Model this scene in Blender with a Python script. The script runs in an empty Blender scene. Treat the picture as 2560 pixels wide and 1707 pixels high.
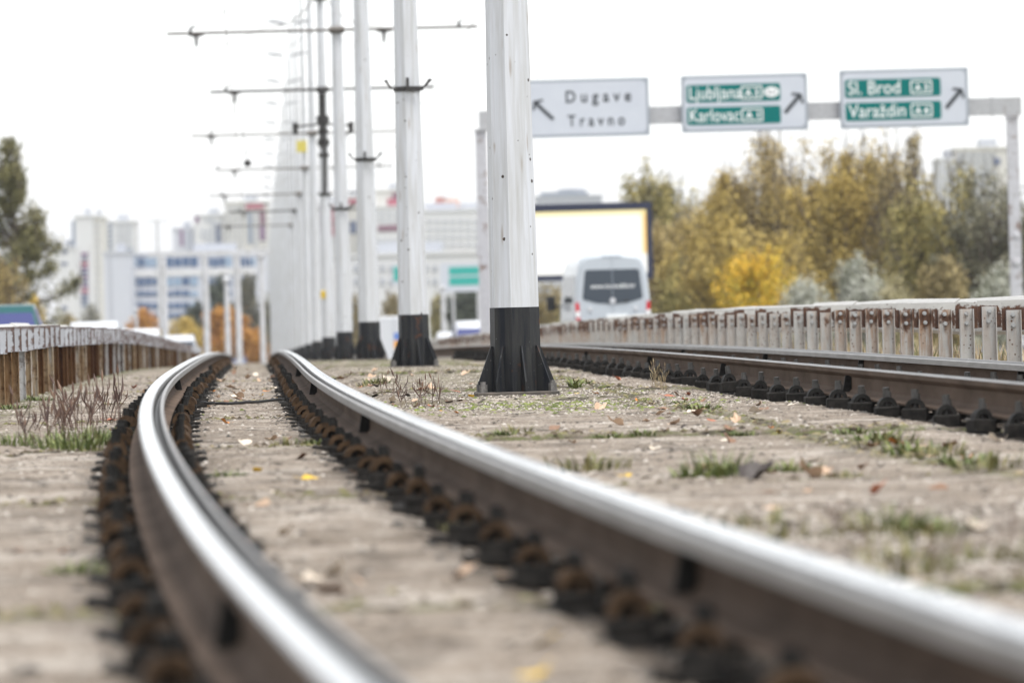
import bpy, math, random
import numpy as np
from mathutils import Matrix, Vector
random.seed(7); RNG = np.random.default_rng(11)
R = math.radians
S = bpy.context.scene
COL = S.collection

# ------------------------------------------------------------------ camera, sky, sun, exposure
F = 14222.0                      # focal length in pixels of the 2560 px wide photograph (200 mm lens)
ROLL = R(1.5); CAM_Z = 0.686
PITCH = math.atan(91.5 / F)
cam_d = bpy.data.cameras.new("camera"); cam = bpy.data.objects.new("camera", cam_d); COL.objects.link(cam)
cam_d.lens = 200; cam_d.sensor_width = 36; cam_d.clip_start = 0.1; cam_d.clip_end = 20000
cam.matrix_world = Matrix.Translation((0, 0, CAM_Z)) @ Matrix.Rotation(math.pi/2 - PITCH, 4, 'X') @ Matrix.Rotation(-ROLL, 4, 'Z')
cam_d.dof.use_dof = True; cam_d.dof.focus_distance = 40.0; cam_d.dof.aperture_fstop = 3.8; cam_d.dof.aperture_blades = 9
S.camera = cam
SUN_EL, SUN_AZ = R(68), R(140)   # sun behind the camera, to its right, veiled by cloud
w = bpy.data.worlds.new("World"); S.world = w; w.use_nodes = True
nt = w.node_tree; bg = nt.nodes["Background"]
sky = nt.nodes.new("ShaderNodeTexSky"); sky.sky_type = 'NISHITA'; sky.sun_disc = False
sky.sun_elevation = SUN_EL; sky.sun_rotation = SUN_AZ; sky.dust_density = 0.7; sky.air_density = 1.0; sky.ozone_density = 1.0
hs = nt.nodes.new("ShaderNodeHueSaturation"); hs.inputs["Saturation"].default_value = 0.14
nt.links.new(sky.outputs[0], hs.inputs["Color"]); nt.links.new(hs.outputs[0], bg.inputs[0])
bg.inputs[1].default_value = 0.098
sd = bpy.data.lights.new("sun", 'SUN'); sd.energy = 1.5; sd.angle = R(28); sd.color = (1, 0.97, 0.93)
so = bpy.data.objects.new("sun", sd); COL.objects.link(so)
sv = Vector((math.sin(SUN_AZ)*math.cos(SUN_EL), math.cos(SUN_AZ)*math.cos(SUN_EL), math.sin(SUN_EL)))
so.rotation_euler = sv.to_track_quat('Z', 'Y').to_euler()
S.view_settings.view_transform = 'Standard'; S.view_settings.look = 'None'; S.view_settings.gamma = 1
S.view_settings.exposure = 1.5
S.render.engine = 'CYCLES'; S.cycles.use_denoising = True; S.cycles.max_bounces = 6

# ------------------------------------------------------------------ geometry helpers
class MB:
    """collects faces of one mesh"""
    def __init__(s): s.v = []; s.f = []; s.m = []; s.sm = []
    def add(s, vs, fs, m=0, smooth=False):
        o = len(s.v); s.v += [tuple(v) for v in vs]
        for f in fs: s.f.append(tuple(i+o for i in f)); s.m.append(m); s.sm.append(smooth)
    def box(s, c, d, m=0, rz=0, rx=0):
        x, y, z = d[0]/2, d[1]/2, d[2]/2
        vs = [Vector((a*x, b*y, e*z)) for a in (-1, 1) for b in (-1, 1) for e in (-1, 1)]
        if rx: vs = [Matrix.Rotation(rx, 3, 'X') @ v for v in vs]
        if rz: vs = [Matrix.Rotation(rz, 3, 'Z') @ v for v in vs]
        vs = [v+Vector(c) for v in vs]
        s.add(vs, [(0,1,3,2),(4,6,7,5),(0,4,5,1),(2,3,7,6),(0,2,6,4),(1,5,7,3)], m)
    def bevbox(s, c, d, b, m=0):
        """box with chamfered vertical edges and a chamfered top"""
        x, y, h = d[0]/2, d[1]/2, d[2]
        def ring(k, z): return [(c[0]+px, c[1]+py, c[2]+z) for px, py in
            [(-x+b+k,-y+k),(x-b-k,-y+k),(x-k,-y+b+k),(x-k,y-b-k),(x-b-k,y-k),(-x+b+k,y-k),(-x+k,y-b-k),(-x+k,-y+b+k)]]
        s.loft([ring(0,-h/2), ring(0,h/2-b), ring(b,h/2)], m)
    def loft(s, rings, m=0, smooth=False, cap=True):
        n = len(rings[0]); vs = [p for r in rings for p in r]; fs = []
        for i in range(len(rings)-1):
            for j in range(n):
                k = (j+1) % n; fs.append((i*n+j, i*n+k, (i+1)*n+k, (i+1)*n+j))
        s.add(vs, fs, m, smooth)
        if cap:
            s.add(rings[0], [tuple(reversed(range(n)))], m); s.add(rings[-1], [tuple(range(n))], m)
    def tube(s, pts, r, n=8, m=0, smooth=True, cap=True):
        pts = [Vector(p) for p in pts]; rs = r if isinstance(r, (list, tuple)) else [r]*len(pts); rings = []
        up = None
        for i, p in enumerate(pts):
            t = (pts[min(i+1, len(pts)-1)] - pts[max(i-1, 0)]).normalized()
            if up is None or abs(up.dot(t)) > .95: up = Vector((0,0,1)) if abs(t.z) < .9 else Vector((0,1,0))
            a = t.cross(up).normalized(); b = a.cross(t).normalized(); up = b
            rings.append([p + rs[i]*(math.cos(6.2832*k/n)*a + math.sin(6.2832*k/n)*b) for k in range(n)])
        s.loft(rings, m, smooth, cap)
    def poly(s, pts, th, m=0):
        """outline in x,z extruded th along +y"""
        n = len(pts); a = [(p[0], p[1], p[2]) for p in pts]; b = [(p[0], p[1]+th, p[2]) for p in pts]
        s.add(a+b, [tuple(range(n)), tuple(reversed(range(n, 2*n)))] + [(i, i+n, (i+1) % n + n, (i+1) % n) for i in range(n)], m)
    def ball(s, c, r, m=0, n=10, sc=(1,1,1)):
        rings = []
        for i in range(1, n//2+1):
            a = math.pi*i/(n//2+1); rings.append([(c[0]+sc[0]*r*math.sin(a)*math.cos(6.2832*k/n), c[1]+sc[1]*r*math.sin(a)*math.sin(6.2832*k/n), c[2]-sc[2]*r*math.cos(a)) for k in range(n)])
        s.loft(rings, m, True)
    def build(s, name, mats, parent=None, loc=None, rz=0):
        me = bpy.data.meshes.new(name); me.from_pydata(s.v, [], s.f)
        for x in (mats if isinstance(mats, (list, tuple)) else [mats]): me.materials.append(x)
        me.polygons.foreach_set("material_index", s.m); me.polygons.foreach_set("use_smooth", s.sm); me.update()
        return place(name, me, parent, loc, rz)

def place(name, me, parent=None, loc=None, rz=0):
    o = bpy.data.objects.new(name, me); COL.objects.link(o)
    if parent: o.parent = parent
    if loc is not None: o.location = loc
    if rz: o.rotation_euler = (0, 0, rz)
    return o
def tag(o, label=None, cat=None, group=None, kind=None):
    if label: o["label"] = label
    if cat: o["category"] = cat
    if group: o["group"] = group
    if kind: o["kind"] = kind
    return o
def thing(name, label, cat, loc, rz=0, group=None):
    return tag(place(name, None, None, loc, rz), label, cat, group)
def copy_tree(o, parent=None):
    c = o.copy(); COL.objects.link(c); c.parent = parent
    for ch in [x for x in KIDS.get(o.name, [])] or list(o.children): copy_tree(ch, c)
    return c
KIDS = {}
def np_mesh(name, V, Fq, mats, mi=None, smooth=False):
    me = bpy.data.meshes.new(name); V = np.asarray(V, np.float32); Fq = np.asarray(Fq, np.int32); k = Fq.shape[1]
    me.vertices.add(len(V)); me.vertices.foreach_set("co", V.ravel())
    me.loops.add(Fq.size); me.loops.foreach_set("vertex_index", Fq.ravel())
    me.polygons.add(len(Fq)); me.polygons.foreach_set("loop_start", np.arange(0, Fq.size, k, dtype=np.int32))
    me.polygons.foreach_set("loop_total", np.full(len(Fq), k, np.int32))
    for x in (mats if isinstance(mats, (list, tuple)) else [mats]): me.materials.append(x)
    if mi is not None: me.polygons.foreach_set("material_index", np.asarray(mi, np.int32))
    me.polygons.foreach_set("use_smooth", np.full(len(Fq), smooth)); me.update(calc_edges=True); me.validate()
    return me

# value noise for terrain shapes
_H = RNG.random((256, 256)).astype(np.float32)
def vnoise(x, y):
    xi = np.floor(x).astype(int); yi = np.floor(y).astype(int); fx = x-xi; fy = y-yi
    fx = fx*fx*(3-2*fx); fy = fy*fy*(3-2*fy)
    h = lambda a, b: _H[a & 255, b & 255]
    return (h(xi,yi)*(1-fx)+h(xi+1,yi)*fx)*(1-fy)+(h(xi,yi+1)*(1-fx)+h(xi+1,yi+1)*fx)*fy
def fbm(x, y, o=3):
    t = 0; a = .5
    for i in range(o): t = t + a*(vnoise(x*2**i+17*i, y*2**i+31*i)-.5); a *= .5
    return t
def sst(a, b, x): t = np.clip((x-a)/(b-a), 0, 1); return t*t*(3-2*t)

# the line of the tracks: a slight hump, the near part curving to the right
SK = 0.045
def dev(Y): return 8.25e-5*np.maximum(0, 46-Y)**2.5 + 8.5e-4*np.maximum(0, 14-Y)**2
def X_of(q, Y): return q - SK*Y + dev(Y)
def slope(Y): return -SK - 2.0625e-4*np.maximum(0, 46-Y)**1.5 - 1.7e-3*np.maximum(0, 14-Y)
def zg(Y):
    Y = np.asarray(Y, float); a = Y-35
    return np.where(Y < 35, -1.0e-4*a*a, np.where(Y < 106, -6.3e-5*a*a, -.3176-.00895*(np.minimum(Y, 900)-106)))
RAIL = 0.25
def at(px, py, Y):
    """world point at depth Y that the photograph shows at pixel px, py"""
    u, v = px-1280, py-853.5
    return (u*math.cos(ROLL)-v*math.sin(ROLL))*Y/F, CAM_Z-(u*math.sin(ROLL)+v*math.cos(ROLL)+91.5)*Y/F
def rot_of(Y): return -math.atan(float(slope(Y)))
QL, QR, QP = -0.114, 4.15, 1.8875

# ------------------------------------------------------------------ material helpers
def mat(name, col=(.5,.5,.5), rough=.6, metal=0.0, spec=None):
    m = bpy.data.materials.new(name); m.use_nodes = True; b = m.node_tree.nodes["Principled BSDF"]
    b.inputs["Base Color"].default_value = (*col, 1); b.inputs["Roughness"].default_value = rough; b.inputs["Metallic"].default_value = metal
    if spec is not None: b.inputs["Specular IOR Level"].default_value = spec
    return m
class NG:
    def __init__(s, m): s.t = m.node_tree; s.b = s.t.nodes["Principled BSDF"]; s.co = None
    def n(s, ty, **k):
        x = s.t.nodes.new(ty)
        for a, b in k.items(): setattr(x, a, b)
        return x
    def l(s, a, b): s.t.links.new(a, b)
    def coord(s, scale=(1,1,1), rand=True, kind="Object"):
        tc = s.n("ShaderNodeTexCoord"); mp = s.n("ShaderNodeMapping"); mp.inputs["Scale"].default_value = scale
        s.l(tc.outputs[kind], mp.inputs["Vector"])
        if rand:
            oi = s.n("ShaderNodeObjectInfo"); mu = s.n("ShaderNodeMath", operation='MULTIPLY'); mu.inputs[1].default_value = 57.0
            s.l(oi.outputs["Random"], mu.inputs[0]); s.l(mu.outputs[0], mp.inputs["Location"])
        return mp.outputs[0]
    def noise(s, co, scale, detail=4, rough=.6):
        x = s.n("ShaderNodeTexNoise"); x.inputs["Scale"].default_value = scale; x.inputs["Detail"].default_value = detail; x.inputs["Roughness"].default_value = rough
        s.l(co, x.inputs["Vector"]); return x.outputs["Fac"]
    def vor(s, co, scale, out="Distance"):
        x = s.n("ShaderNodeTexVoronoi"); x.inputs["Scale"].default_value = scale; s.l(co, x.inputs["Vector"]); return x.outputs[out]
    def ramp(s, fac, stops):
        x = s.n("ShaderNodeValToRGB"); e = x.color_ramp.elements
        while len(e) < len(stops): e.new(.5)
        for i, (p, c) in enumerate(stops):
            e[i].position = p; e[i].color = (*c, 1) if isinstance(c, tuple) else (c, c, c, 1)
        s.l(fac, x.inputs[0]); return x.outputs[0]
    def mix(s, fac, a, b, mode='MIX'):
        x = s.n("ShaderNodeMix", data_type='RGBA', blend_type=mode)
        for v, i in ((fac, 0), (a, 6), (b, 7)):
            if hasattr(v, "is_output"): s.l(v, x.inputs[i])
            else: x.inputs[i].default_value = v if i == 0 else (*v, 1)
        return x.outputs[2]
    def math(s, op, a, b=0.0):
        x = s.n("ShaderNodeMath", operation=op)
        for v, i in ((a, 0), (b, 1)):
            if hasattr(v, "is_output"): s.l(v, x.inputs[i])
            else: x.inputs[i].default_value = v
        return x.outputs[0]
    def bump(s, h, st=.3, d=.01):
        x = s.n("ShaderNodeBump"); x.inputs["Strength"].default_value = st; x.inputs["Distance"].default_value = d
        s.l(h, x.inputs["Height"]); s.l(x.outputs[0], s.b.inputs["Normal"])
    def col(s, c): s.l(c, s.b.inputs["Base Color"])

def mottled(name, a, b, scale=6, rough=.7, metal=0, st=.15, rand=True, cs=(1,1,1)):
    m = mat(name, a, rough, metal); g = NG(m); co = g.coord(cs, rand); n = g.noise(co, scale, 5)
    g.col(g.ramp(n, [(.3, a), (.7, b)])); g.bump(g.noise(co, scale*6, 3), st, .005); return m

def painted_rust(name, paint, amount, streak=6.0, specks=0.0):
    """old paint: blotches of rust, vertical streaks, small rust pits"""
    m = mat(name, paint, .5); g = NG(m); co = g.coord((1,1,1)); cs = g.coord((streak, streak, .7))
    n = g.noise(co, 5, 6, .7); n2 = g.noise(cs, 3.0, 5, .65)
    f = g.math('ADD', g.math('MULTIPLY', n, .55), g.math('MULTIPLY', n2, .45))
    rf = g.ramp(f, [(.62-amount, 0.0), (.70-amount, 1.0)])
    rust = g.ramp(g.noise(co, 22, 5), [(.3, (.055,.022,.011)), (.55, (.16,.068,.026)), (.75, (.27,.16,.08))])
    base = g.mix(g.ramp(g.noise(co, 9, 5), [(.35, 0.0), (.7, .55)]), paint, tuple(c*.62 for c in paint))
    c = g.mix(rf, base, rust)
    if specks:
        v = g.vor(co, 22); sp = g.ramp(v, [(specks*.55, 1.0), (specks, 0.0)]); sel = g.ramp(g.noise(co, 3.1, 2), [(.5, 0.0), (.58, 1.0)])
        c = g.mix(g.math('MULTIPLY', sp, sel), c, (.07,.032,.018))
    g.col(c); g.l(g.ramp(rf, [(0, .45), (1, .85)]), g.b.inputs["Roughness"]); g.bump(rf, .25, .003); return m

def soften(*keys):
    for k in keys: M[k].node_tree.nodes["Principled BSDF"].inputs["Specular IOR Level"].default_value = .12
M = {}
M['rail_top'] = mat("polished_steel", (.78,.79,.81), .22, 1.0)
g = NG(M['rail_top']); co = g.coord((1,.08,1), False); n = g.noise(co, 60, 4)
g.col(g.ramp(n, [(.3, (.56,.56,.565)), (.7, (.84,.84,.84))])); g.l(g.ramp(n, [(.3, .26), (.7, .13)]), g.b.inputs["Roughness"])
M['rail_dull'] = mottled("dull_brown_steel_head", (.085,.08,.076), (.17,.165,.16), 14, .42, .35, .1, False, (1,.08,1))
M['rail_lip'] = mottled("worn_steel", (.20,.193,.185), (.34,.33,.32), 20, .40, .5, .1, False, (1,.1,1))
M['rail_groove'] = mottled("dark_groove_steel", (.02,.02,.02), (.055,.053,.05), 25, .5, .5, .1, False, (1,.1,1))
M['rail_side'] = mottled("brown_rail_steel", (.062,.042,.030), (.130,.093,.070), 5, .85, 0, .15, False, (1,.3,1))
M['clip_brown'] = mottled("rusted_brown_clip", (.026,.017,.011), (.098,.062,.037), 22, .9, 0, .5)
M['clip_dark'] = mottled("greased_black_clip", (.010,.010,.010), (.030,.029,.027), 30, .6, 0, .5)
M['clip_bolt'] = mottled('greasy_bolt', (.030,.030,.029), (.075,.072,.068), 30, .5, .2, .3)
M['clip_base'] = mottled("dark_clip_base", (.009,.009,.009), (.032,.029,.026), 25, .8, 0, .5)
M['pole_white'] = mat("white_pole_paint", (.74,.75,.77), .38)
g = NG(M['pole_white']); co = g.coord(); cs = g.coord((9, 9, .5))
base = g.mix(g.ramp(g.noise(cs, 2.5, 5), [(.35, 0.0), (.72, .85)]), (.58,.60,.635), (.40,.40,.385))
vn = g.n('ShaderNodeTexVoronoi'); vn.inputs['Scale'].default_value = 14; g.l(co, vn.inputs['Vector']); v = vn.outputs['Distance']; vc = g.n('ShaderNodeSeparateColor'); g.l(vn.outputs['Color'], vc.inputs[0]); vr = g.math('POWER', vc.outputs[0], 2.5); sp = g.math('LESS_THAN', g.math('ADD', v, g.math('MULTIPLY', g.math('SUBTRACT', g.noise(co, 45, 3), .5), .12)), g.math('MULTIPLY', vr, .20)); sel = g.ramp(g.noise(co, 2.2, 2), [(.44, 0.0), (.48, 1.0)])
c = g.mix(g.math('MULTIPLY', sp, sel), base, (.035,.02,.014))
v2 = g.vor(g.coord((12, 12, 1.8)), 1.0); st = g.math('MULTIPLY', g.ramp(v2, [(.06, .6), (.17, 0.0)]), sel)
c = g.mix(st, c, (.26,.20,.15)); g.col(c); g.bump(g.noise(co, 60, 3), .05, .003)
M['pole_dark'] = mat("charcoal_base_paint", (.045,.048,.052), .42)
g = NG(M['pole_dark']); co = g.coord(); cs = g.coord((8, 8, .8))
c = g.ramp(g.noise(cs, 3, 5), [(.35, (.015,.017,.022)), (.7, (.042,.042,.040))])
sp = g.ramp(g.vor(co, 40), [(.06, 1.0), (.12, 0.0)]); sel = g.ramp(g.noise(co, 6, 2), [(.52, 0.0), (.6, 1.0)])
c = g.mix(g.math('MULTIPLY', sp, sel), c, (.30,.30,.29)); c = g.mix(g.ramp(g.noise(co, 7, 4), [(.60, 0.0), (.66, .7)]), c, (.09,.042,.025))
g.col(c); g.bump(g.noise(co, 40, 4), .12, .004)
M['bolt'] = mottled("weathered_bolt", (.10,.095,.09), (.24,.23,.22), 40, .55, .5, .3)
M['plate'] = mottled("base_plate_steel", (.055,.052,.048), (.14,.115,.095), 14, .7, .2, .3)
M['dark_metal'] = mottled("dark_bracket_metal", (.03,.03,.032), (.07,.065,.06), 8, .55, .4, .1)
M['tube_dark'] = mottled("weathered_tube", (.10,.09,.08), (.17,.155,.14), 5, .6, .2, .1)
M['ceramic'] = mat("dark_insulator", (.035,.028,.028), .3)
M['wire'] = mat("overhead_copper_wire", (.30,.29,.28), .5, .5)
M['post_r'] = painted_rust("rust_spotted_white_post", (.50,.50,.49), .055, 9, .26)
M['post_l'] = painted_rust("rust_stained_brown_post", (.50,.48,.45), .24, 10)
M['brk_r'] = painted_rust("white_bracket_paint", (.58,.58,.57), .02, 3, .2)
M['brk_l'] = painted_rust("chipped_white_bracket", (.62,.64,.67), .055, 4, .2)
def post_paint(name, paint, left):
    m = mat(name, paint, .6); g = NG(m); co = g.coord(); raw = g.coord(rand=False); cs = g.coord((7, 7, .8)); oi = g.n("ShaderNodeObjectInfo"); sx = g.n("ShaderNodeSeparateXYZ"); g.l(raw, sx.inputs[0])
    n = g.noise(co, 14, 5, .7); ns = g.noise(cs, 3, 5, .65); rnd = oi.outputs["Random"]
    rust = g.ramp(g.noise(co, 30, 5), [(.3, (.035,.014,.008)), (.55, (.10,.040,.016)), (.8, (.22,.115,.05))])
    base = g.mix(g.ramp(g.noise(co, 9, 5), [(.35, 0.0), (.7, .5)]), paint, tuple(c*.62 for c in paint))
    if left:
        t = g.math('ADD', g.math('MULTIPLY', rnd, .75), g.math('MULTIPLY', ns, .5))
        c = g.ramp(t, [(.28, (.026,.011,.007)), (.56, (.080,.034,.015)), (.78, (.20,.12,.06)), (.90, (.34,.26,.17)), (1.0, (.50,.50,.50))]); c = g.mix(g.ramp(n, [(.5, 0.0), (.62, .7)]), c, rust)
    else:
        ax = g.math('ABSOLUTE', sx.outputs[0]); az = g.math('ABSOLUTE', g.math('SUBTRACT', sx.outputs[2], .505))
        d = g.math('ADD', g.math('MULTIPLY', ax, 9.0), g.math('MULTIPLY', az, 7.0)); d = g.math('ADD', d, g.math('MULTIPLY', g.math('SUBTRACT', n, .5), 2.2)); d = g.math('SUBTRACT', d, g.math('MULTIPLY', rnd, 1.0))
        halo = g.ramp(g.math('ADD', g.math('MULTIPLY', d, .5), .5), [(.30, .95), (.52, 0.0)])
        below = g.ramp(sx.outputs[2], [(.10, .35), (.48, 1.0)]); st = g.math('MULTIPLY', g.math('MULTIPLY', g.ramp(ns, [(.42, 0.0), (.56, .9)]), below), g.ramp(rnd, [(.2, .35), (.9, 1.0)]))
        sp = g.math('MULTIPLY', g.ramp(g.vor(co, 32), [(.16, 1.0), (.27, 0.0)]), g.ramp(g.noise(co, 5, 2), [(.46, 0.0), (.54, 1.0)]))
        c = g.mix(st, base, (.30,.17,.085)); c = g.mix(g.math('MAXIMUM', halo, sp), c, rust)
    g.col(c); g.bump(n, .2, .003); return m
def bracket_paint(name, paint, left):
    m = mat(name, paint, .55); g = NG(m); co = g.coord(); raw = g.coord(rand=False); oi = g.n("ShaderNodeObjectInfo"); sx = g.n("ShaderNodeSeparateXYZ"); g.l(raw, sx.inputs[0]); rnd = oi.outputs["Random"]
    n = g.noise(co, 12, 6, .7); rust = g.ramp(g.noise(co, 26, 5), [(.3, (.035,.014,.008)), (.6, (.085,.034,.015)), (.8, (.19,.10,.045))])
    tone = g.ramp(rnd, [(0.0, tuple(c*.78 for c in paint)), (1.0, paint)]); base = g.mix(g.ramp(g.noise(co, 8, 5), [(.35, 0.0), (.7, .45)]), tone, tuple(c*.6 for c in paint))
    if left:
        e = g.ramp(g.math('ADD', sx.outputs[0], g.math('MULTIPLY', g.math('SUBTRACT', n, .5), .14)), [(.058, 0.0), (.072, .9)])
        top = g.ramp(g.math('ADD', sx.outputs[2], g.math('MULTIPLY', g.math('SUBTRACT', n, .5), .08)), [(.588, 0.0), (.612, .8)])
        blot = g.math('MULTIPLY', g.ramp(n, [(.58, 0.0), (.64, 1.0)]), g.ramp(rnd, [(.3, .2), (.75, 1.0)])); f = g.math('MAXIMUM', g.math('MAXIMUM', e, blot), top)
    else:
        ax = g.math('MULTIPLY', g.math('ABSOLUTE', sx.outputs[0]), 8.6); az = g.math('MULTIPLY', g.math('ABSOLUTE', g.math('SUBTRACT', sx.outputs[2], .485)), 8.6)
        d = g.math('ADD', g.math('MAXIMUM', ax, az), g.math('MULTIPLY', g.math('SUBTRACT', n, .5), 1.3)); d = g.math('ADD', d, g.math('MULTIPLY', rnd, .5))
        f = g.ramp(g.math('MULTIPLY', d, .5), [(.52, 1.0), (.59, 0.0)])
        sp = g.math('MULTIPLY', g.ramp(g.vor(co, 30), [(.14, 1.0), (.24, 0.0)]), g.ramp(g.noise(co, 5, 2), [(.48, 0.0), (.55, 1.0)])); f = g.math('MAXIMUM', f, sp)
    g.col(g.mix(f, base, rust)); g.bump(f, .3, .003); return m
M['post_r'] = post_paint("rust_bleeding_white_post", (.46,.46,.445), False); M['post_l'] = post_paint("brown_stained_post", (.5,.48,.45), True)
M['brk_r'] = bracket_paint("rust_edged_white_bracket", (.50,.495,.47), False); M['brk_l'] = bracket_paint("chipped_white_plate", (.47,.485,.515), True)
M['beam'] = painted_rust("white_beam_paint", (.46,.45,.425), .025, 2)
M['rust'] = mottled("bare_rust", (.055,.024,.014), (.15,.065,.03), 16, .9, 0, .3)
M['white_steel'] = mottled("dirty_white_steel", (.62,.63,.66), (.46,.46,.46), 2.5, .5)
M['gantry'] = painted_rust("weathered_gantry_paint", (.43,.435,.45), .05, 2.2)
M['gantry_post'] = painted_rust("stained_gantry_post", (.50,.50,.53), .07, 1.6)
M['sign_white'] = mottled("white_sign_sheet", (.50,.53,.59), (.54,.57,.62), 1.5, .5, 0, 0)
M['sign_grey'] = mat("grey_sign_rim", (.30,.33,.37), .5)
M['sign_green'] = mat("green_sign_sheet", (.0,.145,.135), .6, 0, .15)
M['sign_black'] = mat("black_lettering", (.02,.025,.03), .5)
M['letter_white'] = mat("white_lettering", (.82,.84,.84), .5)
M['van'] = mat("white_van_paint", (.44,.48,.52), .28); M['van'].node_tree.nodes["Principled BSDF"].inputs["Coat Weight"].default_value = .4
M['glass'] = mat("dark_glass", (.035,.05,.07), .08)
M['black'] = mat("black_rubber", (.018,.018,.019), .7)
M['red_lamp'] = mat("red_lamp", (.55,.015,.03), .25)
M['clear_lamp'] = mat("clear_lamp", (.8,.8,.8), .15)
M['teal'] = mat("teal_car_paint", (.0,.07,.075), .35); M['teal'].node_tree.nodes["Principled BSDF"].inputs["Coat Weight"].default_value = .5
M['blue_glass'] = mat("blue_reflection_glass", (.035,.045,.15), .35, 0, .15)  # blue reflection in the glass is put into its base colour
M['navy'] = mat("navy_frame", (.018,.024,.055), .5)
M['asphalt'] = mottled("asphalt", (.045,.045,.048), (.07,.07,.07), 3, .9, 0, .3, False)
M['marking'] = mat("white_road_paint", (.7,.7,.68), .7)
M['mud'] = mottled("field_soil", (.10,.11,.05), (.17,.15,.09), .1, .95, 0, 0, False)

# concrete between and beside the rails; 'grime' and 'moss' are stains with shapes of their own
m = M['concrete'] = mat("weathered_concrete", (.3,.27,.24), .92); g = NG(m); co = g.coord((1,1,1), False)
big = g.noise(co, 1.1, 6, .65); mid = g.noise(co, 7, 6, .7); fine = g.noise(co, 70, 4, .75)
c = g.ramp(mid, [(.25, (.165,.130,.100)), (.5, (.315,.265,.220)), (.75, (.50,.45,.395))])
md2 = g.noise(co, 2.9, 5, .7)
c = g.mix(g.ramp(big, [(.36, .75), (.56, 0.0)]), c, (.165,.135,.105))
c = g.mix(g.ramp(big, [(.52, 0.0), (.66, .6)]), c, (.56,.53,.49))
c = g.mix(g.ramp(md2, [(.36, .7), (.47, 0.0)]), c, (.125,.10,.08)); c = g.mix(g.ramp(md2, [(.54, 0.0), (.66, .45)]), c, (.60,.57,.53))
c = g.mix(g.ramp(fine, [(.34, .9), (.48, 0.0)]), c, (.085,.068,.055)); c = g.mix(g.ramp(fine, [(.54, 0.0), (.66, .85)]), c, (.64,.60,.55))
vs = g.vor(co, 26); c = g.mix(g.math('MULTIPLY', g.ramp(vs, [(.10, 1.0), (.2, 0.0)]), g.ramp(g.noise(co, 4, 2), [(.5, 0.0), (.6, 1.0)])), c, (.075,.065,.055))
at1 = g.n("ShaderNodeAttribute"); at1.attribute_name = "grime"; at2 = g.n("ShaderNodeAttribute"); at2.attribute_name = "moss"
gr = g.math('MULTIPLY', at1.outputs["Fac"], g.ramp(g.noise(co, 16, 5), [(.25, .3), (.6, 1.0)])); c = g.mix(gr, c, (.062,.050,.042))
mo = g.math('MULTIPLY', at2.outputs["Fac"], g.ramp(g.noise(co, 11, 5), [(.44, 0.0), (.56, 1.0)])); c = g.mix(mo, c, g.ramp(g.noise(co, 60, 3), [(.3, (.055,.065,.02)), (.7, (.15,.17,.055))]))
vm = g.n("ShaderNodeVectorMath", operation='ADD'); nz = g.n("ShaderNodeTexNoise"); nz.inputs["Scale"].default_value = 3; g.l(co, nz.inputs["Vector"]); g.l(co, vm.inputs[0]); vsx = g.n("ShaderNodeVectorMath", operation='SCALE'); vsx.inputs["Scale"].default_value = .5; g.l(nz.outputs["Color"], vsx.inputs[0]); g.l(vsx.outputs[0], vm.inputs[1])
ck = g.n("ShaderNodeTexVoronoi", feature='DISTANCE_TO_EDGE'); ck.inputs["Scale"].default_value = .75; g.l(vm.outputs[0], ck.inputs["Vector"])
c = g.mix(g.math('MULTIPLY', g.ramp(ck.outputs["Distance"], [(.008, 1.0), (.022, 0.0)]), g.ramp(big, [(.40, 0.0), (.52, .9)])), c, (.055,.047,.04))
oil = g.noise(g.coord((1,.35,1), False), 1.6, 5, .7); c = g.mix(g.ramp(oil, [(.55, 0.0), (.68, .75)]), c, (.12,.105,.09))
c = g.mix(1.0, c, (.87,.855,.83), 'MULTIPLY'); g.col(c); g.bump(g.math('ADD', g.math('MULTIPLY', fine, .9), g.math('MULTIPLY', mid, .5)), .7, .010)

soften('rail_side', 'clip_brown', 'clip_dark', 'clip_base', 'pole_dark', 'rail_dull', 'post_l', 'concrete')

# ------------------------------------------------------------------ ground
def gz(q, Y):
    q = np.asarray(q, float); Y = np.asarray(Y, float)
    z = zg(Y) + .009*fbm(q*1.4, Y*.9, 2) + .010*fbm(q*11, Y*10, 3)
    wob = .05*fbm(q*2, Y*2+9, 2); d = np.minimum(np.abs((Y-21.4+wob*2) % 7.55), 7.55-np.abs((Y-21.4+wob*2) % 7.55))
    z = z - .022*(1-sst(.015, .05, d)); dj = np.abs(q-2.63+wob); z = z - .025*(1-sst(.012, .045, dj)); z = z - .02*(1-sst(.012, .05, np.abs(q+1.35+wob)))
    strip = sst(1.0, .93, np.abs(q-QP)+wob*.6)*sst(40.15, 40.3, Y+wob); z = z + .03*strip
    z = z + .022*np.floor(((Y-21.4) / 7.55) % 2)*sst(.75, .8, q)
    for qc in (QL, QR):
        r = np.abs(np.abs(q-qc)-.53); z = z - .02*sst(.24, .17, r)
    return z
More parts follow.
